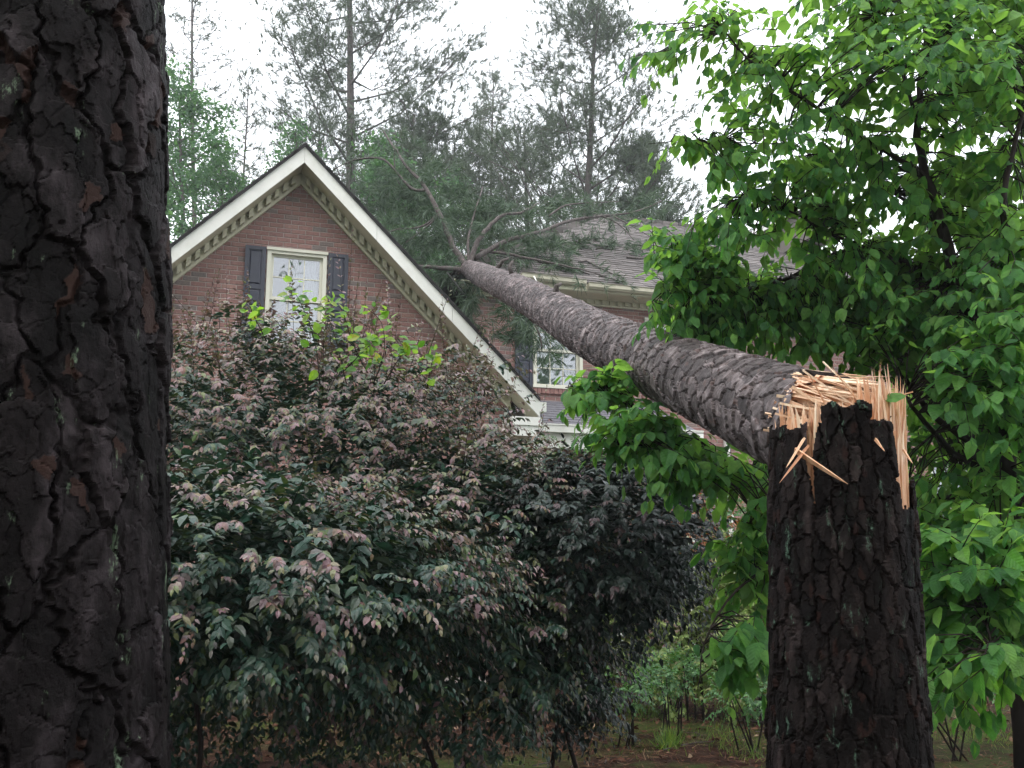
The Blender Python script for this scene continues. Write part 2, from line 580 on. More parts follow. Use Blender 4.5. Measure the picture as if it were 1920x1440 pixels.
    t.links.new(mix(t, r1.outputs[0], r3.outputs[0], r2.outputs[0]), b.inputs['Base Color'])
    b.inputs['Roughness'].default_value = 0.95
    b.inputs['Specular IOR Level'].default_value = 0.08
    bump(t, b, noise_tex(t, 18, 8, 0.75), 1.0, 0.04)
    MT['ground'] = m


make_materials()

# ------------------------------------------------------------------ ground
def ground_z(x, y):
    return 0.05 * noise.noise(Vector((x * 0.35, y * 0.35, 0.3))) + 0.02 * noise.noise(Vector((x * 1.7, y * 1.7, 5)))


g = MB()
xs = np.concatenate([[-120, -60, -25], np.arange(-12, 14.01, 0.4), [25, 60, 120]])
ys = np.concatenate([[-60, -25], np.arange(-4, 18.01, 0.4), [25, 45, 90, 160]])
V = [(x, y, ground_z(x, y)) for y in ys for x in xs]
nx = len(xs)
F = [(j * nx + i, j * nx + i + 1, (j + 1) * nx + i + 1, (j + 1) * nx + i) for j in range(len(ys) - 1) for i in range(nx - 1)]
g.add(V, F)
g.build('ground', MT['ground'], None, True, 'structure')

# ------------------------------------------------------------------ house
A = math.radians(18.351)
UC, YG, YM = 1.30, 13.5, 15.45                       # gable centre, gable wall plane, main wall plane (house axes: u along the wall, y into depth)
_e, _n = Vector((math.cos(A), math.sin(A), 0)), Vector((-math.sin(A), math.cos(A), 0))
H0 = Vector((UC, YG, 0))


def hp(px, py, D):
    """House coordinates (u, z) of pixel (px, py) on the wall plane at depth D."""
    d = _F + Vector((1, 0, 0)) * ((px - 960) / FPX) - _U * ((py - 720) / FPX)
    p = d * (D / d.dot(_n))
    return p.dot(_e), p.z + EYE


house = empty('brick_house', _e * UC + _n * YG, 'red brick house with a steep white trimmed gable and grey roof under the fallen pine', 'house', None, A)


def hb(mb, name, mat, parent=None, smooth=False, kind=None):
    moved(mb, H0)
    return mb.build(name, MT[mat], parent or house, smooth, kind)


SL = 0.9865                                           # gable roof slope
APEX = 6.985                                          # top of the brick in the gable
WL, WR = UC - 3.1, UC + 3.1


def rake_z(u, top):
    return top - SL * abs(u - UC)


# windows: (u0, u1, z0, z1, plane)
W1 = (0.89, 1.71, 4.58, 5.93, YG)
W2 = (5.50, 6.41, 4.58, 5.93, YM)
W3 = (7.62, 8.53, 4.58, 5.93, YM)
_a, _b = hp(1740, 862, YM), hp(1838, 990, YM)
W4 = (_a[0], _b[0] + 0.25, 1.2, _a[1] + 0.05, YM)
GW_BOT = 0.0
# gable wall (mortar), round its window
mb = MB()
x0, x1, z0, z1, _ = W1
mb.prism([(WL, 0), (x0, 0), (x0, rake_z(x0, APEX + 0.2)), (WL, rake_z(WL, APEX + 0.2))], YG, YG + 0.25)
mb.prism([(x1, 0), (WR, 0), (WR, rake_z(WR, APEX + 0.2)), (x1, rake_z(x1, APEX + 0.2))], YG, YG + 0.25)
mb.prism([(x0, 0), (x1, 0), (x1, z0), (x0, z0)], YG, YG + 0.25)
mb.prism([(x0, z1), (x1, z1), (x1, rake_z(x1, APEX + 0.2)), (UC, APEX + 0.2), (x0, rake_z(x0, APEX + 0.2))], YG, YG + 0.25)
gable_wall = hb(mb, 'wall', 'mortar')
# side walls and rear of the gable wing
mb = MB()
mb.box(WR - 0.25, WR, YG + 0.251, 23, 0, rake_z(WR, APEX))
mb.box(WL, WL + 0.25, YG + 0.251, 23, 0, rake_z(WL, APEX))
mb.prism([(WL, 0), (WR, 0), (WR, rake_z(WR, APEX)), (UC, APEX), (WL, rake_z(WL, APEX))], 23.001, 23.2)
hb(mb, 'side_wall', 'mortar')
# main block wall
mb = MB()
U0, U1, ZE = WR + 0.01, 17.0, 6.2
cuts = sorted([W2, W3, W4])
u = U0
for w in cuts:
    mb.box(u, w[0], YM, YM + 0.25, 0, ZE)
    mb.box(w[0], w[1], YM, YM + 0.25, 0, w[2])
    mb.box(w[0], w[1], YM, YM + 0.25, w[3], ZE)
    u = w[1]
mb.box(u, U1, YM, YM + 0.25, 0, ZE)
main_wall = hb(mb, 'wall', 'mortar')
mb = MB()
mb.box(U1 - 0.25, U1, YM + 0.251, 23.5, 0, ZE)
mb.box(U0, U1 - 0.251, 23.5, 23.7, 0, ZE)
hb(mb, 'side_wall', 'mortar')
# bricks: 300 that show largest are parts of the wall, the rest are joined
BW, BH, GAP = 0.2, 0.0677, 0.0095
mbk = MB()
ch = 0.004
mbk.add([(-.5, 0, -.5), (.5, 0, -.5), (.5, 0, .5), (-.5, 0, .5), (-.5 + ch / .19, -1, -.5 + ch / .057), (.5 - ch / .19, -1, -.5 + ch / .057), (.5 - ch / .19, -1, .5 - ch / .057), (-.5 + ch / .19, -1, .5 - ch / .057)],
        [(4, 5, 6, 7), (0, 1, 5, 4), (1, 2, 6, 5), (2, 3, 7, 6), (3, 0, 4, 7)])
BV = np.concatenate(mbk.v)
BF = [tuple(x) for k in mbk.f for a in mbk.f[k] for x in a]
brick_me = mbk.mesh('brick')
brick_me.materials.append(MT['brick'])
single, joined = [], []


def hole(u, z, ws, y):
    return any(w[4] == y and w[0] - 0.1 < u < w[1] + 0.1 and w[2] - 0.11 < z < w[3] + 0.05 for w in ws)


def lay(y, ua, ub, za, zb, inside, dest):
    nrow = int((zb - za) / BH)
    for r in range(nrow):
        z = za + (r + 0.5) * BH
        off = (r % 2) * 0.5 * (BW + 0.0)
        u = ua - off
        while u < ub:
            a_, b_ = max(u, ua), min(u + BW, ub)
            u += BW
            # clip the brick to the wall's outline and to the window openings
            c = 0.5 * (a_ + b_)
            if b_ - a_ < 0.04:
                continue
            for w in ALLW:
                if w[4] == y and w[2] - 0.08 < z < w[3] + 0.0:
                    if w[0] < c < w[1]:
                        a_ = b_
                    elif a_ < w[0] < b_:
                        b_ = w[0]
                    elif a_ < w[1] < b_:
                        a_ = w[1]
            if b_ - a_ < 0.03:
                continue
            l_, r_ = inside(z)
            a_, b_ = max(a_, l_), min(b_, r_)
            if b_ - a_ < 0.03:
                continue
            dest.append((0.5 * (a_ + b_), y, z, b_ - a_ - GAP, BH - GAP))


ALLW = (W1, W2, W3, W4)
gab = []
lay(YG, WL, WR, 0.1, 6.99, lambda z: (UC - (APEX + 0.06 - z) / SL, UC + (APEX + 0.06 - z) / SL), gab)
oth = []
lay(YM, U0, 17.0, 0.1, 6.15, lambda z: (U0, 17.0), oth)
wgb = []
lay(16.7, -10.7, WL - 0.01, 0.1, 3.9, lambda z: (-10.7, WL - 0.01), wgb)


def bm_(b):
    jit = 0.006 + rng.normal(0, 0.001)
    M = np.eye(4)
    M[0, 0], M[1, 1], M[2, 2] = b[3], jit, b[4]
    M[:3, 3] = (b[0] - H0.x, b[1] - H0.y, b[2] - H0.z)
    return M


gab.sort(key=lambda b: (b[2] < 4.55 or b[3] < 0.1 or b[0] < -0.55, abs(b[0] - 1.3) + 0.6 * abs(b[2] - 5.3)))
for b in gab[:300]:
    link('brick', brick_me, gable_wall, None, Matrix(bm_(b).tolist()))
mb = MB()
mb.bulk(BV, BF, np.array([bm_(b) for b in gab[300:]]))
mb.build('brick_courses', MT['brick'], gable_wall, False, 'stuff')
mb = MB()
mb.bulk(BV, BF, np.array([bm_(b) for b in oth]))
mb.build('brick_courses', MT['brick'], main_wall, False, 'stuff')
# brick sills under the upper windows
for w in (W1, W2, W3):
    mb = MB()
    k = int((w[1] - w[0] + 0.16) / 0.075)
    for i in range(k):
        uu = w[0] - 0.08 + i * 0.075
        mb.box(uu, uu + 0.066, w[4] - 0.05, w[4] + 0.02, w[2] - 0.105, w[2] - 0.012)
    hb(mb, 'brick_sill', 'brick')


def window(w, cover):
    u0, u1, z0, z1, y = w
    cs = 0.055
    m = MB()
    m.box(u0, u0 + cs, y - 0.03, y + 0.11, z0, z1)
    m.box(u1 - cs, u1, y - 0.03, y + 0.11, z0, z1)
    m.box(u0 + cs, u1 - cs, y - 0.028, y + 0.11, z1 - cs, z1)
    m.box(u0 - 0.012, u1 + 0.012, y - 0.05, y - 0.031, z1 - 0.012, z1 + 0.03)
    m.box(u0 + cs, u1 - cs, y - 0.028, y + 0.11, z0, z0 + 0.03)
    win = hb(m, 'window', 'frame')
    m = MB()
    m.box(u0 - 0.02, u1 + 0.02, y - 0.065, y - 0.031, z0 - 0.01, z0 + 0.035)
    hb(m, 'sill', 'frame', win)
    a, b = u0 + cs, u1 - cs
    zm = 0.5 * (z0 + 0.03 + z1 - cs)
    st = 0.038
    for (lo, hi, yy) in ((zm - 0.02, z1 - cs, y + 0.02), (z0 + 0.03, zm + 0.02, y + 0.055)):
        m = MB()
        m.box(a, a + st, yy, yy + 0.03, lo, hi)
        m.box(b - st, b, yy, yy + 0.03, lo, hi)
        m.box(a + st, b - st, yy + 0.001, yy + 0.03, hi - 0.04, hi)
        m.box(a + st, b - st, yy + 0.001, yy + 0.03, lo, lo + 0.045)
        hb(m, 'sash', 'frame', win)
        gu0, gu1, gz0, gz1 = a + st, b - st, lo + 0.045, hi - 0.04
        dw, dh = (gu1 - gu0) / 3, (gz1 - gz0) / 2
        for i in (1, 2):
            m = MB()
            m.box(gu0 + dw * i - 0.008, gu0 + dw * i + 0.008, yy + 0.004, yy + 0.026, gz0, gz1)
            hb(m, 'muntin', 'frame', win)
        m = MB()
        m.box(gu0, gu1, yy + 0.002, yy + 0.024, gz0 + dh - 0.008, gz0 + dh + 0.008)
        hb(m, 'muntin', 'frame', win)
        for i in range(3):
            for j in range(2):
                m = MB()
                t1, t2 = rng.uniform(-.004, .004, 2)
                yy2 = yy + 0.013
                m.add([(gu0 + dw * i, yy2 + t1, gz0 + dh * j), (gu0 + dw * (i + 1), yy2 - t1, gz0 + dh * j), (gu0 + dw * (i + 1), yy2 - t2, gz0 + dh * (j + 1)), (gu0 + dw * i, yy2 + t2, gz0 + dh * (j + 1))], [(0, 1, 2, 3)])
                hb(m, 'pane', 'glass', win)
    m = MB()                                           # the dark room behind
    ya, yb_ = y + 0.255, y + 1.8
    q = [(u0 - 0.5, z0 - 0.5), (u1 + 0.5, z0 - 0.5), (u1 + 0.5, z1 + 0.2), (u0 - 0.5, z1 + 0.2)]
    m.add([(p[0], ya, p[1]) for p in q] + [(p[0], yb_, p[1]) for p in q], [(4, 5, 6, 7), (0, 1, 5, 4), (1, 2, 6, 5), (2, 3, 7, 6), (3, 0, 4, 7)])
    hb(m, 'room_lining', 'dark_room', win)
    m = MB()
    if cover == 'curtain':
        rows, cols = 24, 40
        V, F = [], []
        for r in range(rows + 1):
            t = r / rows
            z = z0 + 0.03 + (z1 - cs - z0 - 0.05) * t
            l_ = a + 0.24 + 0.15 * t ** 2 - 0.02
            r_ = b - 0.09 + 0.05 * math.sin(t * 3.0)
            for c in range(cols + 1):
                s_ = c / cols
                V.append((l_ + (r_ - l_) * s_, y + 0.16 + 0.018 * math.sin(s_ * 38 + t * 2), z))
        for r in range(rows):
            for c in range(cols):
                i = r * (cols + 1) + c
                F.append((i, i + 1, i + cols + 2, i + cols + 1))
        m.add(V, F)
        hb(m, 'curtain', 'curtain', win, True)
    else:
        z = z0 + 0.05
        while z < z1 - 0.07:
            m.add([(a, y + 0.105, z), (b, y + 0.105, z), (b, y + 0.115, z + 0.021), (a, y + 0.115, z + 0.021)], [(0, 1, 2, 3)])
            z += 0.024
        hb(m, 'blind', 'blind', win, False, 'stuff')
    return win


window(W1, 'curtain')
window(W2, 'blind')
window(W3, 'blind')
window(W4, 'blind')


def shutter(u0, u1, z0, z1, y):
    m = MB()
    yb, yf = y - 0.014, y - 0.05
    s_ = 0.05
    m.box(u0, u1, yf + 0.016, yb, z0, z1)
    m.box(u0, u0 + s_, yf, yf + 0.0159, z0, z1)
    m.box(u1 - s_, u1, yf, yf + 0.0159, z0, z1)
    zz = [z0, z0 + (z1 - z0) * 0.36, z0 + (z1 - z0) * 0.58, z1]
    rails = [(z0, z0 + 0.07), (zz[1] - 0.03, zz[1] + 0.03), (zz[2] - 0.03, zz[2] + 0.03), (z1 - 0.05, z1)]
    for a, b in rails:
        m.box(u0 + s_, u1 - s_, yf + 0.001, yf + 0.0159, a, b)
    sh = hb(m, 'shutter', 'shutter')
    for i in range(3):
        a, b = rails[i][1] + 0.012, rails[i + 1][0] - 0.012
        p = MB()
        ua, ub, bv = u0 + s_ + 0.012, u1 - s_ - 0.012, 0.02
        p.add([(ua, yf + 0.0155, a), (ub, yf + 0.0155, a), (ub, yf + 0.0155, b), (ua, yf + 0.0155, b), (ua + bv, yf + 0.004, a + bv), (ub - bv, yf + 0.004, a + bv), (ub - bv, yf + 0.004, b - bv), (ua + bv, yf + 0.004, b - bv)],
              [(4, 5, 6, 7), (0, 1, 5, 4), (1, 2, 6, 5), (2, 3, 7, 6), (3, 0, 4, 7)])
        hb(p, 'panel', 'shutter', sh)


shutter(W1[0] - 0.30, W1[0] - 0.02, 4.56, 5.95, YG)
shutter(W1[1] + 0.02, W1[1] + 0.30, 4.56, 5.95, YG)
shutter(W2[0] - 0.33, W2[0] - 0.02, 4.56, 5.95, YM)
shutter(W3[1] + 0.02, W3[1] + 0.33, 4.56, 5.95, YM)

# gable rake: roof edge, fascia boards, soffit, frieze with dentils
OV, TOP, HS = 0.45, 7.364, 3.45
for s in (-1, 1):
    ue = UC + s * HS

    def P(u, dz):
        return (u, rake_z(u, TOP) - dz)
    # fascia in boards butted end to end
    cuts_ = [0.0, 0.52, 1.0] if s < 0 else [0.0, 0.30, 0.62, 0.86, 1.0]
    for a, b in zip(cuts_[:-1], cuts_[1:]):
        m = MB()
        ua, ub = UC + s * (HS * a + 0.0015), UC + s * (HS * b - 0.003)
        pol = [P(ua, 0.045), P(ub, 0.045), P(ub, 0.275), P(ua, 0.275)]
        if s < 0:
            pol = pol[::-1]
        m.prism(pol, YG - OV - rng.uniform(0, 0.003), YG - OV + 0.025)
        hb(m, 'fascia_board', 'trim')
    m = MB()
    pol = [P(UC + s * 0.001, 0.235), P(ue, 0.235), P(ue, 0.255), P(UC + s * 0.001, 0.255)]
    m.prism(pol if s > 0 else pol[::-1], YG - OV + 0.026, YG - 0.001)
    hb(m, 'soffit', 'soffit')
    m = MB()
    pol = [P(UC + s * 0.0015, 0.256), P(ue - s * 0.3, 0.256), P(ue - s * 0.3, 0.44), P(UC + s * 0.0015, 0.44)]
    m.prism(pol if s > 0 else pol[::-1], YG - 0.035, YG - 0.0005)
    pol = [P(UC + s * 0.0015, 0.395), P(ue - s * 0.3, 0.395), P(ue - s * 0.3, 0.438), P(UC + s * 0.0015, 0.438)]
    m.prism(pol if s > 0 else pol[::-1], YG - 0.06, YG - 0.0355)
    fr = hb(m, 'frieze', 'soffit')
    k = 0
    u = UC + s * 0.07
    while abs(u - UC) < HS - 0.42:
        m = MB()
        pol = [P(u, 0.258), P(u + s * 0.058, 0.258), P(u + s * 0.058, 0.37), P(u, 0.375)]
        m.prism(pol if s > 0 else pol[::-1], YG - 0.115, YG - 0.0357)
        hb(m, 'dentil', 'soffit', fr)
        u += s * 0.112
    # roof slope of the wing
    m = MB()
    q = [(UC, YG - OV - 0.03, TOP + 0.0), (ue, YG - OV - 0.03, rake_z(ue, TOP)), (ue, 23.4, rake_z(ue, TOP)), (UC, 23.4, TOP)]
    m.slab(q if s < 0 else q[::-1], 0.04) if False else m.add(
        [(*q[0][:2], q[0][2]), (*q[1][:2], q[1][2]), (*q[2][:2], q[2][2]), (*q[3][:2], q[3][2])] + [(p[0], p[1], p[2] - 0.042) for p in q],
        [(0, 1, 2, 3), (7, 6, 5, 4), (0, 4, 5, 1), (1, 5, 6, 2), (2, 6, 7, 3), (3, 7, 4, 0)])
    # ragged shingle edge along the rake
    kk = 0
    L = HS * math.sqrt(1 + SL * SL)
    while kk * 0.14 < L - 0.1:
        t0, t1 = kk * 0.14 / L, (kk * 0.14 + 0.13) / L
        ua, ub = UC + s * HS * t0, UC + s * HS * t1
        ex = rng.uniform(0.0, 0.02)
        za, zb = rake_z(ua, TOP) + 0.004, rake_z(ub, TOP) + 0.012
        m.add([(ua, YG - OV - 0.035 - ex, za), (ub, YG - OV - 0.035 - ex, zb), (ub, YG + 0.3, zb), (ua, YG + 0.3, za), (ua, YG - OV - 0.035 - ex, za - 0.02), (ub, YG - OV - 0.035 - ex, zb - 0.022)],
              [(0, 1, 2, 3), (0, 4, 5, 1)])
        kk += 1
    hb(m, 'roof', 'underlay')
# cornice return and eave box at the gable's right corner
m = MB()
ze = rake_z(UC + HS, TOP)
m.box(UC + HS - 0.42, UC + HS + 0.02, YG - OV - 0.004, YG - OV + 0.5, ze - 0.40, ze - 0.278)
m.box(UC + HS - 0.38, UC + HS - 0.02, YG - OV + 0.02, YG - OV + 0.5, ze - 0.55, ze - 0.401)
m.box(UC + HS + 0.001, UC + HS + 0.11, YG - OV + 0.026, YM - 0.02, ze - 0.19, ze - 0.05)
hb(m, 'cornice_return', 'trim')
m = MB()
m.box(UC - HS - 0.02, UC - HS + 0.42, YG - OV - 0.004, YG - OV + 0.5, ze - 0.40, ze - 0.278)
m.box(UC - HS + 0.02, UC - HS + 0.38, YG - OV + 0.02, YG - OV + 0.5, ze - 0.55, ze - 0.401)
hb(m, 'cornice_return', 'trim')

# main hipped roof
EU0, EU1, EY0, EY1, EZ, RS = 4.0, 17.4, 15.0, 24.0, 6.36, 0.675
hd = (EY1 - EY0) / 2
RZ = EZ + hd * RS
m = MB()
Rl, Rr = (EU0 + hd, EY0 + hd, RZ), (EU1 - hd, EY0 + hd, RZ)
c = [(EU0, EY0, EZ), (EU1, EY0, EZ), (EU1, EY1, EZ), (EU0, EY1, EZ)]
m.add(c + [Rl, Rr] + [(p[0], p[1], p[2] - 0.03) for p in c], [(0, 1, 5, 4), (1, 2, 5), (2, 3, 4, 5), (3, 0, 4), (9, 8, 7, 6), (0, 6, 7, 1), (1, 7, 8, 2), (2, 8, 9, 3), (3, 9, 6, 0)])
roof = hb(m, 'roof', 'underlay')
SHV = np.array([(-.5, 0, .3), (.5, 0, .3), (.5, 1.15, -.25), (-.5, 1.15, -.25), (-.5, 0, -.4), (.5, 0, -.4)], float)
SHF = [(0, 1, 2, 3), (0, 4, 5, 1), (1, 5, 2), (0, 3, 4)]
ms_ = MB()
ms_.add(SHV * np.array([1, 1, 1]), SHF)
sh_me = ms_.mesh('shingle')
sh_me.materials.append(MT['shingle'])
fr_sh, sd_sh = [], []
cs_, sn_ = 1 / math.sqrt(1 + RS * RS), RS / math.sqrt(1 + RS * RS)
EXP = 0.135
ncr = int(hd / cs_ / EXP)
for r in range(ncr):
    dy = r * EXP * cs_
    y = EY0 - 0.03 + dy
    z = EZ + dy * RS + 0.006
    ua, ub = EU0 + dy, EU1 - dy
    u = ua - rng.uniform(0, 0.28)
    while u < min(ub, 14.0):
        wd = rng.uniform(0.22, 0.36)
        a_, b_ = max(u, ua), min(u + wd, ub)
        u += wd
        if b_ - a_ < 0.05:
            continue
        M = np.eye(4)
        R = np.array([[1, 0, 0], [0, cs_, -sn_], [0, sn_, cs_]])
        M[:3, :3] = R @ np.diag([b_ - a_ - 0.006, EXP + rng.uniform(-0.004, 0.012), rng.uniform(0.014, 0.026)])
        M[:3, 3] = (0.5 * (a_ + b_) - H0.x, y - H0.y + rng.uniform(-0.006, 0.006), z)
        fr_sh.append(M)
    # left hip slope
    v = EY0 + dy
    while v < EY1 - dy:
        wd = 0.33
        M = np.eye(4)
        R = np.array([[0, cs_, -sn_], [-1, 0, 0], [0, sn_, cs_]])
        M[:3, :3] = R @ np.diag([wd - 0.006, EXP, 0.02])
        M[:3, 3] = (EU0 - 0.03 + dy - H0.x, v + wd / 2 - H0.y, z)
        sd_sh.append(M)
        v += wd
fr_sh.sort(key=lambda M: abs(M[0, 3] + H0.x - 8.6) + 0.5 * abs(M[1, 3] + H0.y - 16.8))
for M in fr_sh[:300]:
    link('shingle', sh_me, roof, None, Matrix(M.tolist()))
mb = MB()
mb.bulk(SHV, SHF, np.array(fr_sh[300:] + sd_sh))
mb.build('shingle_courses', MT['shingle'], roof, False, 'stuff')
mb = MB()
kk = 0
while EU0 + hd + kk * 0.2 < EU1 - hd:
    uu = EU0 + hd + kk * 0.2
    mb.box(uu, uu + 0.19, EY0 + hd - 0.12, EY0 + hd + 0.12, RZ - 0.04, RZ + 0.025 + (kk % 2) * 0.006)
    kk += 1
for k in range(26):
    t = k / 26
    p = Vector((EU0, EY0, EZ)).lerp(Vector(Rl), t + 0.02)
    mb.box(p.x - 0.09, p.x + 0.13, p.y - 0.1, p.y + 0.12, p.z - 0.05, p.z + 0.035)
hb(mb, 'ridge_cap', 'shingle', roof, False, 'stuff')

# eaves of the main block: gutter (torn in two), fascia, soffit, frieze
_g0, _gb = hp(985, 519, EY0), hp(1098, 530, EY0)


def gutter_piece(u0, u1, z0_, z1_, name='gutter'):
    m = MB()
    prof = [(0.0, 0.0), (-0.10, 0.01), (-0.105, 0.018), (-0.09, 0.006), (-0.09, -0.055), (-0.06, -0.09), (0.0, -0.09)]
    n = len(prof)
    V = [(u0, EY0 - 0.035 + p[0], z0_ + p[1]) for p in prof] + [(u1, EY0 - 0.035 + p[0], z1_ + p[1]) for p in prof]
    m.add(V, [(i, i + 1, n + i + 1, n + i) for i in range(1, n - 1)] + [(0, n, n + 1, 1)] + [tuple(range(n)), tuple(range(2 * n - 1, n - 1, -1))])
    return hb(m, name, 'gutter')


gutter_piece(_g0[0] - 0.1, _gb[0] - 0.03, _g0[1] + 0.02, _gb[1] + 0.0)
gutter_piece(_gb[0] + 0.015, 17.4, EZ - 0.03, EZ - 0.03)
m = MB()
m.box(EU0 + 0.55, 17.4, EY0 - 0.03, EY0, EZ - 0.15, EZ - 0.032)
hb(m, 'fascia_board', 'soffit')
m = MB()
m.box(EU0 + 0.1, 17.4, EY0 + 0.001, YM - 0.001, EZ - 0.16, EZ - 0.14)
hb(m, 'soffit', 'soffit')
m = MB()
m.box(U0 + 0.02, 17.0, YM - 0.035, YM - 0.0005, EZ - 0.27, EZ - 0.1605)
m.box(U0 + 0.02, 17.0, YM - 0.055, YM - 0.0355, EZ - 0.27, EZ - 0.245)
fr = hb(m, 'frieze', 'soffit')
u = 6.2
while u < 10.5:
    m = MB()
    m.box(u, u + 0.075, YM - 0.075, YM - 0.0357, EZ - 0.238, EZ - 0.1607)
    hb(m, 'dentil', 'soffit', fr)
    u += 0.145
# downspout
_d = hp(1366, 880, YM - 0.09)
m = MB()
m.box(_d[0] - 0.045, _d[0] + 0.045, YM - 0.10, YM - 0.03, 0.0, 5.9)
m.box(_d[0] - 0.055, _d[0] + 0.055, YM - 0.108, YM - 0.025, 2.4, 2.46)
m.add([(_d[0] - .045, EY0 - .09, EZ - .12), (_d[0] + .045, EY0 - .09, EZ - .12), (_d[0] + .045, EY0 - .02, EZ - .12), (_d[0] - .045, EY0 - .02, EZ - .12),
       (_d[0] - .045, YM - .10, 5.9), (_d[0] + .045, YM - .10, 5.9), (_d[0] + .045, YM - .03, 5.9), (_d[0] - .045, YM - .03, 5.9)],
      [(0, 1, 5, 4), (1, 2, 6, 5), (2, 3, 7, 6), (3, 0, 4, 7)])
hb(m, 'downspout', 'trim')

# porch in the corner between gable and main block
PU0, PU1, PY = WR + 0.45, hp(1290, 780, 14.2)[0], 13.9
zt, zb = 4.35, 3.72
m = MB()
q = [(PU0, PY, zb), (PU1, PY, zb), (PU1, YM - 0.02, zt), (PU0, YM - 0.02, zt)]
m.slab(q, 0.06)
pr = hb(m, 'porch_roof', 'porch_roof')
m = MB()
for r in range(10):
    t0, t1 = r / 10, (r + 1) / 10
    for k in range(int((PU1 - PU0) / 0.3)):
        uu = PU0 + k * 0.3 + (r % 2) * 0.15
        y_, z_ = PY + (YM - PY) * t0 - 0.01, zb + (zt - zb) * t0
        m.add([(uu, y_, z_ + 0.016), (uu + 0.29, y_, z_ + 0.016), (uu + 0.29, y_ + 0.2, z_ + 0.08), (uu, y_ + 0.2, z_ + 0.08), (uu, y_, z_), (uu + 0.29, y_, z_)], [(0, 1, 2, 3), (4, 5, 1, 0)])
hb(m, 'shingle_courses', 'porch_roof', pr, False, 'stuff')
m = MB()
m.box(PU0 - 0.05, PU1 + 0.05, PY - 0.10, PY - 0.002, zb - 0.13, zb - 0.01)
m.box(PU0 - 0.05, PU1 + 0.05, PY - 0.112, PY - 0.1005, zb - 0.025, zb - 0.005)
m.box(PU0, PU1, PY - 0.001, PY + 0.16, zb - 0.36, zb - 0.064)
hb(m, 'porch_beam', 'trim')
for uu in (PU0 + 0.15, 0.5 * (PU0 + PU1), PU1 - 0.15):
    m = MB()
    m.box(uu - 0.09, uu + 0.09, PY - 0.0, PY + 0.155, 0, zb - 0.361)
    m.box(uu - 0.12, uu + 0.12, PY - 0.03, PY + 0.185, 0.0, 0.2)
    hb(m, 'porch_post', 'trim')
# little dormer high on the main roof
pk = hp(1545, 345, 17.0)
bs = hp(1545, 420, 17.0)
m = MB()
hw = 0.30
m.prism([(pk[0] - hw, bs[1] - 0.3), (pk[0] + hw, bs[1] - 0.3), (pk[0] + hw, pk[1] - 0.40), (pk[0], pk[1] - 0.08), (pk[0] - hw, pk[1] - 0.40)], 17.0, 19.4)
dm = hb(m, 'dormer', 'grey_siding')
for s in (-1, 1):
    m = MB()
    pol = [(pk[0], pk[1]), (pk[0] + s * 0.40, pk[1] - 0.42), (pk[0] + s * 0.40, pk[1] - 0.52), (pk[0], pk[1] - 0.11)]
    m.prism(pol if s < 0 else pol[::-1], 16.85, 19.5)
    hb(m, 'dormer_rake', 'trim', dm)
# low roof far behind the gable, left
_l = hp(322, 456, 19.0)
m = MB()
m.slab([(-11, 16.4, _l[1] - 1.9), (WL - 0.02, 16.4, _l[1] - 1.9), (WL - 0.02, 19.0, _l[1]), (-11, 19.0, _l[1])], 0.05)
m.slab([(-11, 19.001, _l[1]), (WL - 0.02, 19.001, _l[1]), (WL - 0.02, 21.6, _l[1] - 1.9), (-11, 21.6, _l[1] - 1.9)], 0.05)
hb(m, 'wing_roof', 'shingle')
m = MB()
m.box(-10.7, WL - 0.01, 16.7, 21.3, 0, _l[1] - 1.75)
wing_wall = hb(m, 'wing_wall', 'mortar')
m = MB()
m.bulk(BV, BF, np.array([bm_(b) for b in wgb]))
m.build('brick_courses', MT['brick'], wing_wall, False, 'stuff')


# ------------------------------------------------------------------ bark: flaking plates, modelled layer on layer, cut apart plate by plate
def _hash(i, j, k, seed):
    h = (i.astype(np.int64) * 374761393 + j.astype(np.int64) * 668265263 + k * 2147483647 + seed * 1274126177) & 0xFFFFFFFF
    h = ((h ^ (h >> 13)) * 1274126177) & 0xFFFFFFFF
    return ((h ^ (h >> 16)) & 0xFFFFFF) / float(0xFFFFFF)


def vnoise(P, seed=0):
    """Value noise of points (N,3), -1..1."""
    I = np.floor(P).astype(np.int64)
    f = P - I
    f = f * f * (3 - 2 * f)
    out = 0
    for a in (0, 1):
        for b in (0, 1):
            for c in (0, 1):
                w = (f[:, 0] if a else 1 - f[:, 0]) * (f[:, 1] if b else 1 - f[:, 1]) * (f[:, 2] if c else 1 - f[:, 2])
                out = out + w * _hash(I[:, 0] + a, I[:, 1] + b, I[:, 2] + c, seed)
    return out * 2 - 1


def fbm(P, oct_=3, seed=0):
    o, a = 0, 0.5
    for k in range(oct_):
        o = o + a * vnoise(P * (2.03 ** k), seed + k)
        a *= 0.5
    return o


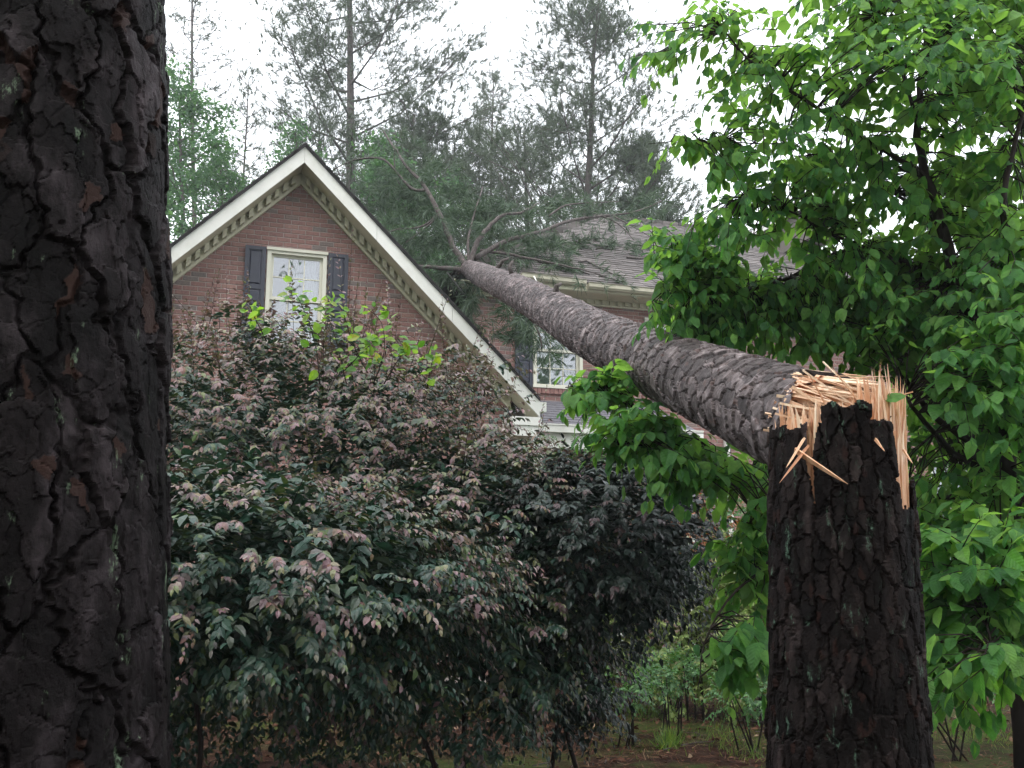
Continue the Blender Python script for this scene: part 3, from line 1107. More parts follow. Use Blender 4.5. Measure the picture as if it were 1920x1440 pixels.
def voronoi(x, s, ncol, cw, cl, seed, jit=0.9):
    """Cells of about cw x cl on a strip that wraps in x. Returns cell key, F2-F1 (cell units), offset from the seed, random per cell."""
    X, S = x / cw, s / cl
    I, J = np.floor(X).astype(np.int64), np.floor(S).astype(np.int64)
    best = np.full(len(x), 9e9)
    sec = np.full(len(x), 9e9)
    bi, bj = I * 0, J * 0
    bdx, bds = np.zeros(len(x)), np.zeros(len(x))
    z = np.zeros_like(I)
    for di in (-1, 0, 1):
        for dj in (-2, -1, 0, 1, 2):
            ii, jj = I + di, J + dj
            iw = np.mod(ii, ncol)
            sx = ii + 0.5 + jit * (_hash(iw, jj, z, seed) - 0.5)
            ss = jj + 0.5 + jit * (_hash(iw, jj, z, seed + 1) - 0.5) + 0.5 * np.mod(iw, 2)
            d = np.hypot(X - sx, S - ss) - 0.25 * _hash(iw, jj, z, seed + 2)
            nb = d < best
            sec = np.where(nb, best, np.minimum(sec, d))
            best = np.where(nb, d, best)
            bi, bj = np.where(nb, iw, bi), np.where(nb, jj, bj)
            bdx, bds = np.where(nb, X - sx, bdx), np.where(nb, S - ss, bds)
    r = _hash(bi, bj, z, seed + 5)
    return bi * 100003 + bj, sec - best, bds, r


def sstep(a, b, x):
    t = np.clip((x - a) / (b - a), 0, 1)
    return t * t * (3 - 2 * t)


def trunk_frame(p0, p1):
    ax = (p1 - p0).normalized()
    a = ax.cross(Vector((0, 0, 1)))
    a = Vector((1, 0, 0)) if a.length < 0.2 else a.normalized()
    a = (a - ax * a.dot(ax)).normalized()
    return ax, a, ax.cross(a)


def bark_trunk(root, p0, p1, rfun, layers, mat, fur, svals, th_face, n_vis, half, keep=None, n_parts=300, zone=None, crack=0.10, tilt=0.0, wob=0.05, seed=3, warp=0.35, fine=0.0012, sag=None):
    """layers: (cell width, cell length, height). The surface is dense on the side th_face +- half, coarse behind.
    Every cell of the first layer that shows is an object of its own."""
    ax, a, b = trunk_frame(p0, p1)
    L = (p1 - p0).length
    a_, b_, ax_ = np.array(a), np.array(b), np.array(ax)
    th = np.concatenate([th_face + np.linspace(-half, half, n_vis), th_face + np.linspace(half, 2 * math.pi - half, 44)[1:-1]])
    nt_, ns_ = len(th), len(svals)
    TH, SS = np.meshgrid(th, svals)
    TH, SS = TH.ravel(), SS.ravel()
    rv = np.array([rfun(q) for q in svals])
    RR = np.repeat(rv, nt_)
    rm = float(np.mean(rv))
    cyl = np.stack([np.cos(TH) * rm, np.sin(TH) * rm, SS], 1)
    cw0, cl0, _ = layers[0]
    x = np.mod(TH, 2 * math.pi) * rm
    wx = warp * cw0 * (fbm(cyl / (cw0 * 0.9), 3, 11) + 0.5 * fbm(cyl / (cw0 * 0.22), 2, 17))
    ws = warp * cl0 * (fbm(cyl / (cw0 * 0.9) + 31.7, 3, 23) + 0.5 * fbm(cyl / (cw0 * 0.22), 2, 29))
    H = np.zeros(len(x))
    att = np.zeros((len(x), 3))
    key = None
    for k, (cw, cl, hh) in enumerate(layers):
        nc = max(4, round(2 * math.pi * rm / cw))
        cw = 2 * math.pi * rm / nc
        sc = 1.0 if k == 0 else 0.75
        ky, ed, ds, r = voronoi(x + wx * sc, SS + ws * sc, nc, cw, cl, seed + 40 * k)
        if k == 0:
            key = ky
            prof = sstep(0.0, crack, ed)
            H += hh * (prof * (0.55 + 0.6 * r) * np.clip(1 - tilt * ds, 0.25, 1.8)) - 0.3 * hh
        else:
            H += hh * (np.floor(r * 4) / 3 - 0.5) * prof + hh * 0.25 * (sstep(0, 0.08, ed) - 1) * prof
        att[:, k] = r
    H += fine * fbm(cyl / 0.006 * np.array([1, 1, 0.45]), 2, 51) + 0.004 * fbm(cyl / 0.05, 2, 61)
    R_ = RR * (1 + wob * fbm(np.stack([np.cos(TH) * 1.6, np.sin(TH) * 1.6, SS * 1.6], 1), 2, 71)) + H
    V = np.array(p0)[None] + ax_[None] * SS[:, None] + (np.cos(TH)[:, None] * a_ + np.sin(TH)[:, None] * b_) * R_[:, None]
    if sag is not None:
        V[:, 2] -= sag(SS)
    i0 = (np.arange(ns_ - 1)[:, None] * nt_ + np.arange(nt_)[None]).ravel()
    kk = np.tile(np.arange(nt_), ns_ - 1)
    nx1 = np.where(kk == nt_ - 1, i0 - nt_ + 1, i0 + 1)
    F = np.stack([i0, nx1, nx1 + nt_, i0 + nt_], 1)
    fth = TH[F[:, 0]]
    if keep is not None:
        ok = keep(np.cos(fth)[:, None] * a_ + np.sin(fth)[:, None] * b_, SS[F[:, 0]], key[F[:, 0]])
        F = F[ok]
        kk = kk[ok]
    fkey = key[F[:, 0]]
    C = V[F[:, 0]]
    fvis = (kk < n_vis - 1)
    if zone is not None:
        px, py, z = project(C)
        fvis &= zone(px, py, z)
    loc = np.array(root.location)
    keys, inv = np.unique(fkey, return_inverse=True)
    order = np.argsort(inv, kind='stable')
    bounds = np.searchsorted(inv[order], np.arange(len(keys) + 1))
    dist = []
    for g in range(len(keys)):
        q = order[bounds[g]:bounds[g + 1]]
        vis = fvis[q].mean() > 0.5
        dist.append((0 if vis else 1, float(np.linalg.norm(C[q].mean(0) - np.array([0, 0, EYE])))))
    rank = sorted(range(len(keys)), key=lambda g: dist[g])
    chosen = [g for g in rank if dist[g][0] == 0][:n_parts]
    used = np.zeros(len(F), bool)
    for g in chosen:
        q = order[bounds[g]:bounds[g + 1]]
        used[q] = True
        vid, fi = np.unique(F[q], return_inverse=True)
        c = V[vid].mean(0)
        m = MB()
        m.raw(V[vid] - c, fi.reshape(-1, 4), att[vid])
        o = m.build('bark_plate', mat, root, False)
        o.location = Vector(c - loc)
    if (~used).any():
        vid, fi = np.unique(F[~used], return_inverse=True)
        m = MB()
        m.raw(V[vid] - loc, fi.reshape(-1, 4), att[vid])
        m.build('bark_plates', mat, root, False, 'stuff')
    # the solid trunk just under the bark
    m = MB()
    pts = [p0 + ax * q - root.location for q in (svals[0] + 0.002, *np.linspace(svals[0] + 0.1, svals[-1] - 0.1, 12), svals[-1] - 0.002)]
    if fur:
        if keep is not None:
            pts = pts[:-2]
        m.tube(pts, [rfun((p + root.location - p0).dot(ax)) - 0.03 for p in pts], 20)
        m.build('trunk', fur, root, True)
    return ax, a, b, L


# ------------------------------------------------------------------ near pine on the left
pb, pt = at(0, 1440, 1.52), at(64, 0, 1.52)
dirn = (pt - pb).normalized()
p0 = pb - dirn * (pb.z + 0.1) / dirn.z
p1 = pb + dirn * 3.2
pine1 = empty('pine_tree', (p0.x, p0.y, 0), 'thick dark pine trunk standing close by at the left, with plated bark', 'tree')
z_b = (pb - p0).length


def r_left(s):
    return 0.232 - 0.020 * (s - z_b) + 0.12 * max(0, 0.5 - s) ** 2


def in_frame(px, py, z):
    return (px > -60) & (px < 1980) & (py > -60) & (py < 1500)


def facing(p0, p1):
    """Angle round the trunk that looks at the camera."""
    _, a, b = trunk_frame(p0, p1)
    v = Vector((0, 0, EYE)) - (p0 + p1) * 0.5
    return math.atan2(v.dot(b), v.dot(a))


s_lo, s_hi = z_b - 0.12, z_b + 1.45
_f0, (_, _a0, _b0) = facing(p0, p1), trunk_frame(p0, p1)
_fr = math.atan2(_b0.x, _a0.x)                         # the side that faces right, into the picture
th_mid = _f0 + 0.42 * ((_fr - _f0 + math.pi) % (2 * math.pi) - math.pi)
sv = np.concatenate([np.linspace(0, s_lo, 36), np.linspace(s_lo, s_hi, 560)[1:], np.linspace(s_hi, (p1 - p0).length, 30)[1:]])
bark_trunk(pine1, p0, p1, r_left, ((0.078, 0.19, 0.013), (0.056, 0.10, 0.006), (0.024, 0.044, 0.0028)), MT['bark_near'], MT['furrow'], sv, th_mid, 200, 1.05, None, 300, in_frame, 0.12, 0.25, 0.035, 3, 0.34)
# the rest of this pine above the picture
mb = MB()
top = p1 + dirn * 11
mb.tube([p1 - dirn * 0.1, p1 + dirn * 4, p1 + dirn * 8, top], [r_left((p1 - p0).length) - 0.002, 0.15, 0.11, 0.05], 14)
moved(mb, pine1.location).build('upper_trunk', MT['limb'], pine1, True)


# ------------------------------------------------------------------ needles
def tuft_template(n, length, width, spread, seed, simple=False):
    r = np.random.default_rng(seed)
    V, F = [], []
    for i in range(n):
        a = r.uniform(0, 2 * math.pi)
        el = abs(r.normal(0, spread))
        d = np.array([math.cos(el), math.sin(el) * math.cos(a), math.sin(el) * math.sin(a)])
        sd = nrm(np.cross(d, r.normal(size=3)))
        L = length * r.uniform(0.7, 1.1)
        b0 = np.array([r.uniform(-0.35, 0.1) * length, 0, 0])
        k = len(V)
        if simple:                                     # far away a blade is one sliver
            V += [b0 + sd * width * 0.55, b0 - sd * width * 0.55, b0 + d * L + np.array([0, 0, -0.12 * L])]
            F += [(k, k + 1, k + 2)]
            continue
        mid = b0 + d * L * 0.5
        tip = b0 + d * L + np.array([0, 0, -0.12 * L])
        V += [b0, mid + sd * width / 2, mid - sd * width / 2, tip]
        F += [(k, k + 1, k + 2), (k + 1, k + 3, k + 2)]
    return np.array(V), F


TUFT = [tuft_template(26, 1.0, 0.022, 0.75, i) for i in range(4)]        # near: unit length
TUFT_MID = [tuft_template(18, 1.0, 0.05, 0.7, 40 + i) for i in range(4)]      # a few pixels wide at the roof
TUFT_FAR = [tuft_template(14, 1.0, 0.055, 0.75, 20 + i, True) for i in range(4)]


def scatter_tufts(mb, T, pos, d, scale, tip=None):
    up = np.tile([0, 0, 1.0], (len(pos), 1)) + rng.normal(0, 0.3, (len(pos), 3))
    M = frames(pos, d, up, scale)
    k = rng.integers(0, len(T), len(pos))
    for i in range(len(T)):
        mb.bulk(T[i][0], T[i][1], M[k == i], None if tip is None else tip[k == i])


# ------------------------------------------------------------------ fallen pine across the roof
f_near, f_far = at(1560, 815, 3.15), at(880, 505, 15.3)
fallen = empty('fallen_pine', f_near, 'fallen pine trunk with flaky grey bark lying from the broken stump up onto the roof', 'tree')


def r_fall(s):
    return 0.168 + 0.014 * math.exp(-max(0, s) / 1.2) - 0.0004 * s - 0.02 * max(0, s - 10.5) / 2 + 0.008 * noise.noise(Vector((s * 1.1, 3.1, 0)))


def fall_sag(s):
    """The trunk hangs a little between the stump and the eave."""
    return 0.062 * np.exp(-((s - 3.4) / 2.3) ** 2)


def fall_keep(nr, s, key):
    # ragged torn end; more bark is gone at the top and the right
    e = 0.05 * fbm(nr * 3.1, 2, 5)
    up_ = np.clip((nr[:, 2] + 0.15) / 0.7, 0, 1)
    rt_ = np.clip((nr[:, 0] + 0.75) / 0.6, 0, 1)
    return s > 0.09 + e + 0.20 * up_ * rt_ + 0.16 * np.maximum(0, nr[:, 0])


ext = (f_near - f_far).normalized() * 0.10
g0 = f_near + ext
L_ = (f_far - g0).length
sv = [0.0]
while sv[-1] < L_:
    sv.append(sv[-1] + 0.0062 + 0.0034 * max(0, sv[-1] - 0.6))
sv = np.array(sv[:-1] + [L_])
_v = Vector((0, 0, EYE)) - g0.lerp(f_far, 0.25)
_, a_t, b_t = trunk_frame(g0, f_far)
ax_f, a_f, b_f, L_f = bark_trunk(
    fallen, g0, f_far, lambda s: r_fall(s - 0.10), ((0.066, 0.108, 0.0105), (0.046, 0.070, 0.0030), (0.020, 0.030, 0.0010)), MT['bark_fallen'], None, sv,
    math.atan2(_v.dot(b_t), _v.dot(a_t)), 160, 1.75, fall_keep, 300, in_frame, 0.08, 0.75, 0.035, 9, 0.30, 0.0006, fall_sag)
m = MB()
pts = [f_near + ax_f * q - fallen.location - Vector((0, 0, float(fall_sag(q + 0.1)))) for q in (0.3, 1.2, 2.1, 3.0, 4.0, 5.0, 6.0, 7.5, 9.0, 12.0)] + [f_far - fallen.location]
m.tube(pts, [0.155, 0.153, 0.152, 0.15, 0.15, 0.149, 0.148, 0.147, 0.145, 0.135, 0.11], 20)
m.build('trunk', MT['furrow_fallen'], fallen, True)


def splinter(mb, p, d, side, L, w, t, bendv=(0, 0, 0), root=0.03, rw=1.0):
    """A torn strip of wood: flat, tapering, bent, split at the tip."""
    d = Vector(d).normalized()
    side = (Vector(side) - d * Vector(side).dot(d)).normalized()
    n_ = d.cross(side)
    bv = Vector(bendv)
    V, F = [], []
    prof = [(0.0, rw), (0.12, 0.5 + 0.5 * rw), (0.35, random.uniform(0.8, 1.0)), (0.68, random.uniform(0.5, 0.8)), (0.88, random.uniform(0.2, 0.5)), (1.0, 0.04)]
    sk = random.uniform(-0.5, 0.5)
    for (q, k) in prof:
        c = Vector(p) - d * root + d * (L + root) * q + bv * q * q + side * (w * sk * (1 - k) * 0.6)
        for (i, j) in ((-1, -1), (1, -1), (1, 1), (-1, 1)):
            V.append(c + side * (i * w * k / 2) + n_ * (j * t * k / 2))
    for r in range(len(prof) - 1):
        for i in range(4):
            i2 = (i + 1) % 4
            F.append((r * 4 + i, r * 4 + i2, r * 4 + 4 + i2, r * 4 + 4 + i))
    F.append((3, 2, 1, 0))
    F.append(tuple(len(prof) * 4 - 4 + i for i in range(4)))
    mb.add([tuple(v) for v in V], F)


def add_splinter(root, p, d, side, L, w, t, bendv=(0, 0, 0), rt=0.03, mat='wood', rw=1.0):
    m = MB()
    splinter(m, Vector((0, 0, 0)), d, side, L, w, t, bendv, rt, rw)
    o = m.build('splinter', MT[mat], root)
    o.location = Vector(p) - root.location
    return o


# torn face of the fallen trunk: reddish hollow, pale fibres sweeping over to the right
axo = -ax_f                                           # out of the torn end (towards the stump)
Ef = f_near
m = MB()
V = [tuple(Ef + ax_f * 0.20 - fallen.location)]
F = []
for ring, (rr0, dd) in enumerate(((0.10, 0.16), (0.165, 0.07), (0.182, 0.02))):
    for k in range(40):
        th = 2 * math.pi * k / 40
        rr = rr0 * (1 + 0.03 * random.uniform(-1, 1))
        V.append(tuple(Ef + ax_f * (dd + 0.05 * random.random()) + (a_f * math.cos(th) + b_f * math.sin(th)) * rr - fallen.location))
for k in range(40):
    k2 = (k + 1) % 40
    F.append((0, 1 + k2, 1 + k))
    for ring in range(2):
        F.append((1 + ring * 40 + k, 1 + ring * 40 + k2, 41 + ring * 40 + k2, 41 + ring * 40 + k))
m.add(V, F)
m.build('heart_wood', MT['heart'], fallen, False)
right = Vector((1, 0, 0))
UPV = Vector((0, 0, 1))
# bared wood under the missing bark
m = MB()
V, F = [], []
for i in range(10):
    sd = 0.03 + 0.55 * i / 9
    for k in range(60):
        th = 2 * math.pi * k / 60
        rr = 0.167 - 0.06 * max(0, sd - 0.25) + 0.004 * math.sin(k * 2.7) + 0.004 * noise.noise(Vector((k * 0.8, i * 0.2, 1)))
        sd2 = sd + (0.035 * noise.noise(Vector((k * 1.3, 0, 7))) if i == 0 else 0)
        V.append(tuple(Ef + ax_f * sd2 + (a_f * math.cos(th) + b_f * math.sin(th)) * rr - fallen.location))
for i in range(9):
    for k in range(60):
        k2 = (k + 1) % 60
        F.append((i * 60 + k, i * 60 + k2, i * 60 + 60 + k2, i * 60 + 60 + k))
m.add(V, F)
m.build('sapwood', MT['heart'], fallen, False)
for i in range(900):
    th = random.uniform(0, 2 * math.pi)
    nr_ = a_f * math.cos(th) + b_f * math.sin(th)
    if nr_.z < 0.1 or nr_.y > 0.5 or nr_.x > 0.55:
        continue
    s_ = random.uniform(0.03, 0.30)
    if fall_keep(np.array([tuple(nr_)]), np.array([s_ + 0.08]), None)[0]:
        continue
    p = Ef + ax_f * s_ + nr_ * random.uniform(0.172, 0.180)
    d = axo * random.uniform(0.5, 0.9) + right * random.uniform(0.35, 0.8) + nr_ * random.uniform(-0.02, 0.12) + UPV * random.uniform(-0.15, 0.02)
    add_splinter(fallen, p, d, nr_.cross(axo) + nr_ * random.gauss(0, 0.3), random.uniform(0.06, 0.22), random.choice((0.003, 0.004, 0.005, 0.006, 0.008, 0.013)), 0.003, UPV * random.uniform(-0.02, 0.01), 0.02, 'pale_wood')
for i in range(330):
    th = random.uniform(0, 2 * math.pi)
    rr = 0.176 * math.sqrt(random.random())
    off = a_f * math.cos(th) * rr + b_f * math.sin(th) * rr
    ux, uz = off.x / 0.176, off.z / 0.176
    if uz < -0.35:
        continue
    if uz < 0.05 and -0.95 < ux < -0.55 and random.random() < 0.8:
        continue                                       # the dark hollow at the left
    room = (0.9 - ux)
    L = random.uniform(0.05, 0.09) + 0.075 * room * random.uniform(0.5, 1.2)
    if ux > 0.35:
        L *= 0.55
    d = right * random.uniform(0.75, 1.1) + axo * random.uniform(0.15, 0.5) + UPV * (random.gauss(-0.22, 0.10) + 0.10 * uz)
    big = random.random() < 0.28
    p = Ef + ax_f * (0.02 + 0.07 * random.random()) + off
    add_splinter(fallen, p, d, UPV + axo * random.gauss(0, 0.6), L, random.uniform(0.012, 0.022) if big else random.uniform(0.003, 0.010), random.uniform(0.003, 0.007),
                 UPV * random.uniform(-0.05, 0.01), 0.03, 'pale_wood')
# loose crossing slivers, and the strip of bark that still bridges to the stump
for (a_, b_, w) in (((1520, 705, 3.0), (1612, 772, 2.95), 0.006), ((1500, 735, 3.0), (1598, 800, 2.95), 0.009), ((1555, 690, 3.0), (1600, 735, 2.95), 0.004), ((1480, 760, 2.98), (1560, 778, 2.92), 0.007), ((1470, 780, 2.98), (1540, 800, 2.9), 0.006)):
    A_, B_ = at(*a_), at(*b_)
    add_splinter(fallen, A_, B_ - A_, UPV, (B_ - A_).length, w, 0.006, UPV * 0.01, 0.03, 'pale_wood')
for (pa, pb_, pc, w) in (((1505, 700, 3.22), (1570, 708, 3.18), (1640, 738, 3.12), 0.035),):
    m = MB()
    A_, B_, C_ = at(*pa), at(*pb_), at(*pc)
    V = []
    for q, ww in ((A_, w), (A_.lerp(B_, 0.5), w), (B_, w * 0.9), (B_.lerp(C_, 0.6), w * 0.6), (C_, w * 0.2)):
        for (i, j) in ((-1, -1), (1, -1), (1, 1), (-1, 1)):
            V.append(tuple(q + Vector((0, 1, 0)) * (i * ww * random.uniform(0.7, 1.2)) + UPV * (j * 0.009 + random.gauss(0, 0.004)) - fallen.location))
    F = [(r * 4 + i, r * 4 + (i + 1) % 4, r * 4 + 4 + (i + 1) % 4, r * 4 + 4 + i) for r in range(4) for i in range(4)] + [(3, 2, 1, 0), (16, 17, 18, 19)]
    m.add(V, F)
    m.build('bark_strip', MT['bark_fallen'], fallen)

for (px, py, Y, dx, dz, L) in ((1212, 612, 5.2, 0.10, 0.20, 0.07), (1040, 545, 7.9, 0.05, 0.3, 0.08), (962, 512, 10.3, -0.1, 0.3, 0.14), (930, 500, 11.8, 0.2, 0.3, 0.18)):
    p = at(px, py, Y) - Vector((0, 0, 0.06))
    m = MB()
    m.tube([p, p + Vector((dx, -0.1, dz)).normalized() * (L * 0.6 + 0.05), p + Vector((dx + 0.1, -0.05, dz)).normalized() * (L + 0.05)], [0.032, 0.022, 0.014], 7)
    moved(m, fallen.location).build('branch_stub', MT['limb'], fallen, True)

# limbs of the fallen pine beyond the eave
limb_pts = []
needle_sites = []


def limb(path, r0, r1, name='branch', root=fallen, mat='limb', seg=7, sub=4):
    pts = [at(*p) for p in path]
    fine = []
    for i in range(len(pts) - 1):
        for k in range(sub):
            t = k / sub
            q0 = pts[max(i - 1, 0)]
            q3 = pts[min(i + 2, len(pts) - 1)]
            p_, q_ = pts[i], pts[i + 1]
            fine.append(0.5 * ((2 * p_) + (q_ - q0) * t + (2 * q0 - 5 * p_ + 4 * q_ - q3) * t * t + (3 * p_ - q0 - 3 * q_ + q3) * t ** 3))
    fine.append(pts[-1])
    n = len(fine)
    j = r0 * 0.14
    fine = [p + Vector((random.gauss(0, j), random.gauss(0, j), random.gauss(0, j))) * (0 if i == 0 else 1) for i, p in enumerate(fine)]
    mb = MB()
    mb.tube(fine, [r0 + (r1 - r0) * i / (n - 1) for i in range(n)], seg)
    moved(mb, root.location).build(name, MT[mat], root, True)
    return fine


FB = []
FB.append(limb([(873, 500, 15.4), (850, 462, 15.6), (826, 405, 15.8), (800, 355, 16.0), (768, 318, 16.2), (738, 275, 16.5), (715, 240, 16.8)], 0.058, 0.014))
FB.append(limb([(880, 498, 15.4), (893, 460, 15.5), (915, 428, 15.6), (942, 404, 15.8), (978, 398, 16.2), (1010, 380, 16.6)], 0.05, 0.016))
FB.append(limb([(890, 485, 15.6), (950, 452, 16.0), (1010, 436, 16.6), (1068, 414, 17.2), (1130, 405, 17.8), (1185, 398, 18.2), (1240, 378, 18.8)], 0.048, 0.012))
FB.append(limb([(1130, 406, 17.8), (1160, 420, 17.7), (1188, 450, 17.5)], 0.02, 0.008))
FB.append(limb([(1150, 405, 17.9), (1200, 432, 17.7), (1230, 452, 17.4)], 0.016, 0.006))
FB.append(limb([(875, 505, 15.3), (835, 503, 15.2), (795, 500, 15.1), (760, 495, 15.1)], 0.05, 0.02))
FB.append(limb([(905, 540, 14.2), (945, 560, 14.0), (985, 588, 13.8), (1010, 622, 13.7), (1016, 660, 13.7)], 0.035, 0.008))
FB.append(limb([(800, 355, 16.0), (770, 352, 16.0), (720, 300, 16.2), (665, 300, 16.4), (625, 318, 16.5)], 0.03, 0.01))
FB.append(limb([(822, 400, 15.8), (790, 425, 15.7), (745, 430, 15.6), (715, 440, 15.5)], 0.022, 0.008))
FB.append(limb([(822, 405, 15.8), (800, 425, 15.7), (760, 455, 15.5)], 0.018, 0.007))
FB.append(limb([(900, 470, 15.8), (960, 478, 15.8), (1020, 490, 15.8), (1090, 505, 15.7), (1140, 520, 15.6)], 0.03, 0.008))
FB.append(limb([(740, 280, 16.5), (742, 330, 16.5), (760, 360, 16.4)], 0.016, 0.007))
FB.append(limb([(1030, 405, 17.0), (1060, 385, 17.2), (1110, 380, 17.6), (1160, 378, 18.0)], 0.02, 0.008))
FB.append(limb([(880, 495, 15.5), (878, 450, 15.9), (890, 400, 16.4), (905, 350, 17)], 0.03, 0.01))
# needles along them and in loose masses around the crown
pos, dr = [], []
for fb, dens in zip(FB, (60, 26, 45, 8, 8, 18, 75, 40, 40, 40, 36, 20, 30, 50)):
    for k in range(dens):
        t = random.random() ** 0.7 * (len(fb) - 1.01)
        i = int(t)
        p = fb[i].lerp(fb[i + 1], t - i)
        q = p + Vector((random.gauss(0, 0.22), random.gauss(0, 0.25), random.gauss(-0.06, 0.16)))
        pos.append(q)
        dr.append((q - p).normalized() + Vector((0, 0, random.uniform(-0.6, 0.5))))


def cloud(cx, cy, Y, rx, ry, rY, n, down=0.0):
    for k in range(n // 3):
        while True:
            a_, b_, c_ = random.uniform(-1, 1), random.uniform(-1, 1), random.uniform(-1, 1)
            if a_ * a_ + b_ * b_ + c_ * c_ < 1:
                break
        c0 = at(cx + a_ * rx, cy + b_ * ry, Y + c_ * rY)
        d0 = Vector((random.gauss(0, 1), random.gauss(0, 0.6), random.gauss(-down, 0.6)))
        for q in range(4):                             # needles stand in clumps
            pos.append(c0 + Vector((random.gauss(0, .05), random.gauss(0, .05), random.gauss(0, .05))))
            dr.append(d0.normalized() + Vector((random.gauss(0, .5), random.gauss(0, .5), random.gauss(0, .5))))


cloud(790, 350, 16.8, 90, 60, 0.8, 150)
cloud(870, 400, 16.9, 70, 50, 0.7, 130)
cloud(780, 440, 15.9 + 0.4, 80, 70, 0.9, int(260 * 0.6), 0.5)
cloud(930, 420, 16.6 + 0.4, 70, 40, 0.9, int(150 * 0.6))
cloud(1000, 460, 16.2 + 0.4, 110, 30, 0.7, int(140 * 0.6))
cloud(1075, 395, 17.8 + 0.4, 90, 25, 0.7, int(90 * 0.6))
cloud(1210, 385, 18.6 + 0.4, 60, 22, 0.6, int(70 * 0.6))
cloud(740, 370, 16.4 + 0.4, 70, 60, 0.8, int(150 * 0.6))
cloud(880, 580, 14.9 + 0.4, 50, 60, 0.4, int(90 * 0.6), 1.2)
cloud(975, 615, 13.9 + 0.4, 50, 55, 0.25, int(110 * 0.6), 1.3)
cloud(830, 520, 15.4 + 0.4, 40, 30, 0.4, int(60 * 0.6), 0.8)
m = MB()
P_ = np.array([tuple(p) for p in pos])
scatter_tufts(m, TUFT_MID, P_, np.array([tuple(d) for d in dr]), rng.uniform(0.16, 0.25, len(pos)))
moved(m, fallen.location).build('needles', MT['pine_near'], fallen, False, 'stuff')

# loose sprigs torn off and lying on the roof
def roof_pt(px, py):
    """Point of the front roof slope at pixel (px, py), in world axes."""
    d = _F + Vector((1, 0, 0)) * ((px - 960) / FPX) - _U * ((py - 720) / FPX)
    du, dy, dz = d.dot(_e), d.dot(_n), d.z
    # EYE + dz t = EZ + (dy t - EY0) RS
    t = (EZ - EY0 * RS - EYE) / (dz - dy * RS)
    p = d * t
    return Vector((p.x, p.y, p.z + EYE + 0.03))


sprigs = [((1085, 462), 16), ((1135, 470), 12), ((1195, 478), 9), ((1035, 505), 14), ((1075, 512), 10), ((1010, 470), 16), ((1170, 418), 10), ((1005, 488), 12), ((1120, 455), 8), ((1150, 532), 6), ((1205, 468), 9), ((1060, 475), 9)]
SPL = ['torn pine sprig lying high on the roof above its middle', 'torn pine sprig lying across the middle of the roof', 'torn pine sprig on the roof beside the dark stick near the leaves', 'torn pine sprig low on the roof close to the torn gutter',
       'torn pine sprig low on the roof between the trunk and the gutter', 'torn pine sprig on the roof nearest the fallen crown', 'torn pine sprig lying just below the ridge under the long limb', 'torn pine sprig on the roof beside the thin bare branch',
       'small torn pine sprig beside the high bare stick', 'small torn pine sprig caught just above the gutter', 'torn pine sprig on the roof left of the green leaves', 'torn pine sprig in the thick of the roof litter']
for i, ((px, py), n) in enumerate(sprigs):
    p = roof_pt(px, py)
    sp = empty('pine_sprig', p, SPL[i], 'sprig', 'torn pine sprigs scattered on the roof')
    d0 = _e * random.uniform(-1, 1) + (_n + Vector((0, 0, RS))) * random.uniform(-0.6, 0.6)
    d0.normalize()
    m = MB()
    m.tube([Vector((0, 0, 0.02)) - d0 * 0.3, Vector((0, 0, 0.05)), Vector((0, 0, 0.07)) + d0 * 0.25], [0.012, 0.009, 0.005], 5)
    m.build('twig', MT['twig'], sp, True)
    m = MB()
    pp = np.array([tuple(d0 * random.uniform(-0.25, 0.35) + Vector((random.gauss(0, 0.07), random.gauss(0, 0.07), abs(random.gauss(0.06, 0.04))))) for k in range(n * 2)])
    scatter_tufts(m, TUFT_MID, pp, np.tile(np.array(d0), (n * 2, 1)) + rng.normal(0, 0.7, (n * 2, 3)) + np.array([0, 0, 0.4]), rng.uniform(0.13, 0.2, n * 2))
    m.build('needles', MT['pine_near'], sp, False, 'stuff')
# bare sticks on the roof
for i, pth in enumerate([[(1085, 497), (1100, 495), (1125, 508), (1150, 520)], [(1175, 488), (1200, 490), (1225, 484)], [(1095, 458), (1120, 466), (1160, 472)]]):
    pts = [roof_pt(*q) + Vector((0, 0, 0.03)) for q in pth]
    m = MB()
    m.tube(pts, [0.018] * (len(pts) - 1) + [0.008], 5)
    o = moved(m, pts[0]).build('fallen_stick', MT['limb'], None, True)
    o.location = pts[0]
    tag(o, ['bare crooked stick lying across the middle of the roof', 'dark stick on the roof at the edge of the green leaves', 'thin bare stick lying high on the roof below a limb'][i], 'stick', 'sticks lying on the roof')
# broken boards where the trunk struck the eave
for i, (q, lab) in enumerate([(((842, 515, 14.9), (868, 548, 14.7)), 'splintered dark board hanging at the crushed eave left of the trunk'), (((1002, 520, 15.2), (1006, 527, 15.0)), 'small white splinter of trim sticking up from the torn gutter')]):
    a_, b_ = at(*q[0]), at(*q[1])
    m = MB()
    splinter(m, Vector((0, 0, 0)), b_ - a_, Vector((0, 1, 0.2)), (b_ - a_).length + 0.1, 0.12 if i == 0 else 0.04, 0.02, (0, 0, 0), 0.02)
    o = m.build('broken_board', MT['underlay' if i == 0 else 'trim'], None)
    o.location = a_
    tag(o, lab, 'board')

# ------------------------------------------------------------------ broken stump
s_top, s_bot = at(1572, 830, 3.0), at(1592, 1440, 2.96)
ds = (s_top - s_bot).normalized()
sp0 = s_bot - ds * (s_bot.z + 0.1) / ds.z
STOP = at(1572, 800, 3.0)
sp1 = sp0 + ds * ((STOP.z - sp0.z) / ds.z + 0.12)
stump = empty('pine_stump', (sp0.x, sp0.y, 0), 'tall broken pine stump with dark plated bark and pale splintered wood on top', 'stump')
Ls = (sp1 - sp0).length


def r_stump(s):
    t = s / Ls
    return 0.243 - 0.045 * min(1, t / 1.0) ** 1.0 + 0.10 * max(0, 0.35 - t) ** 2 * 4


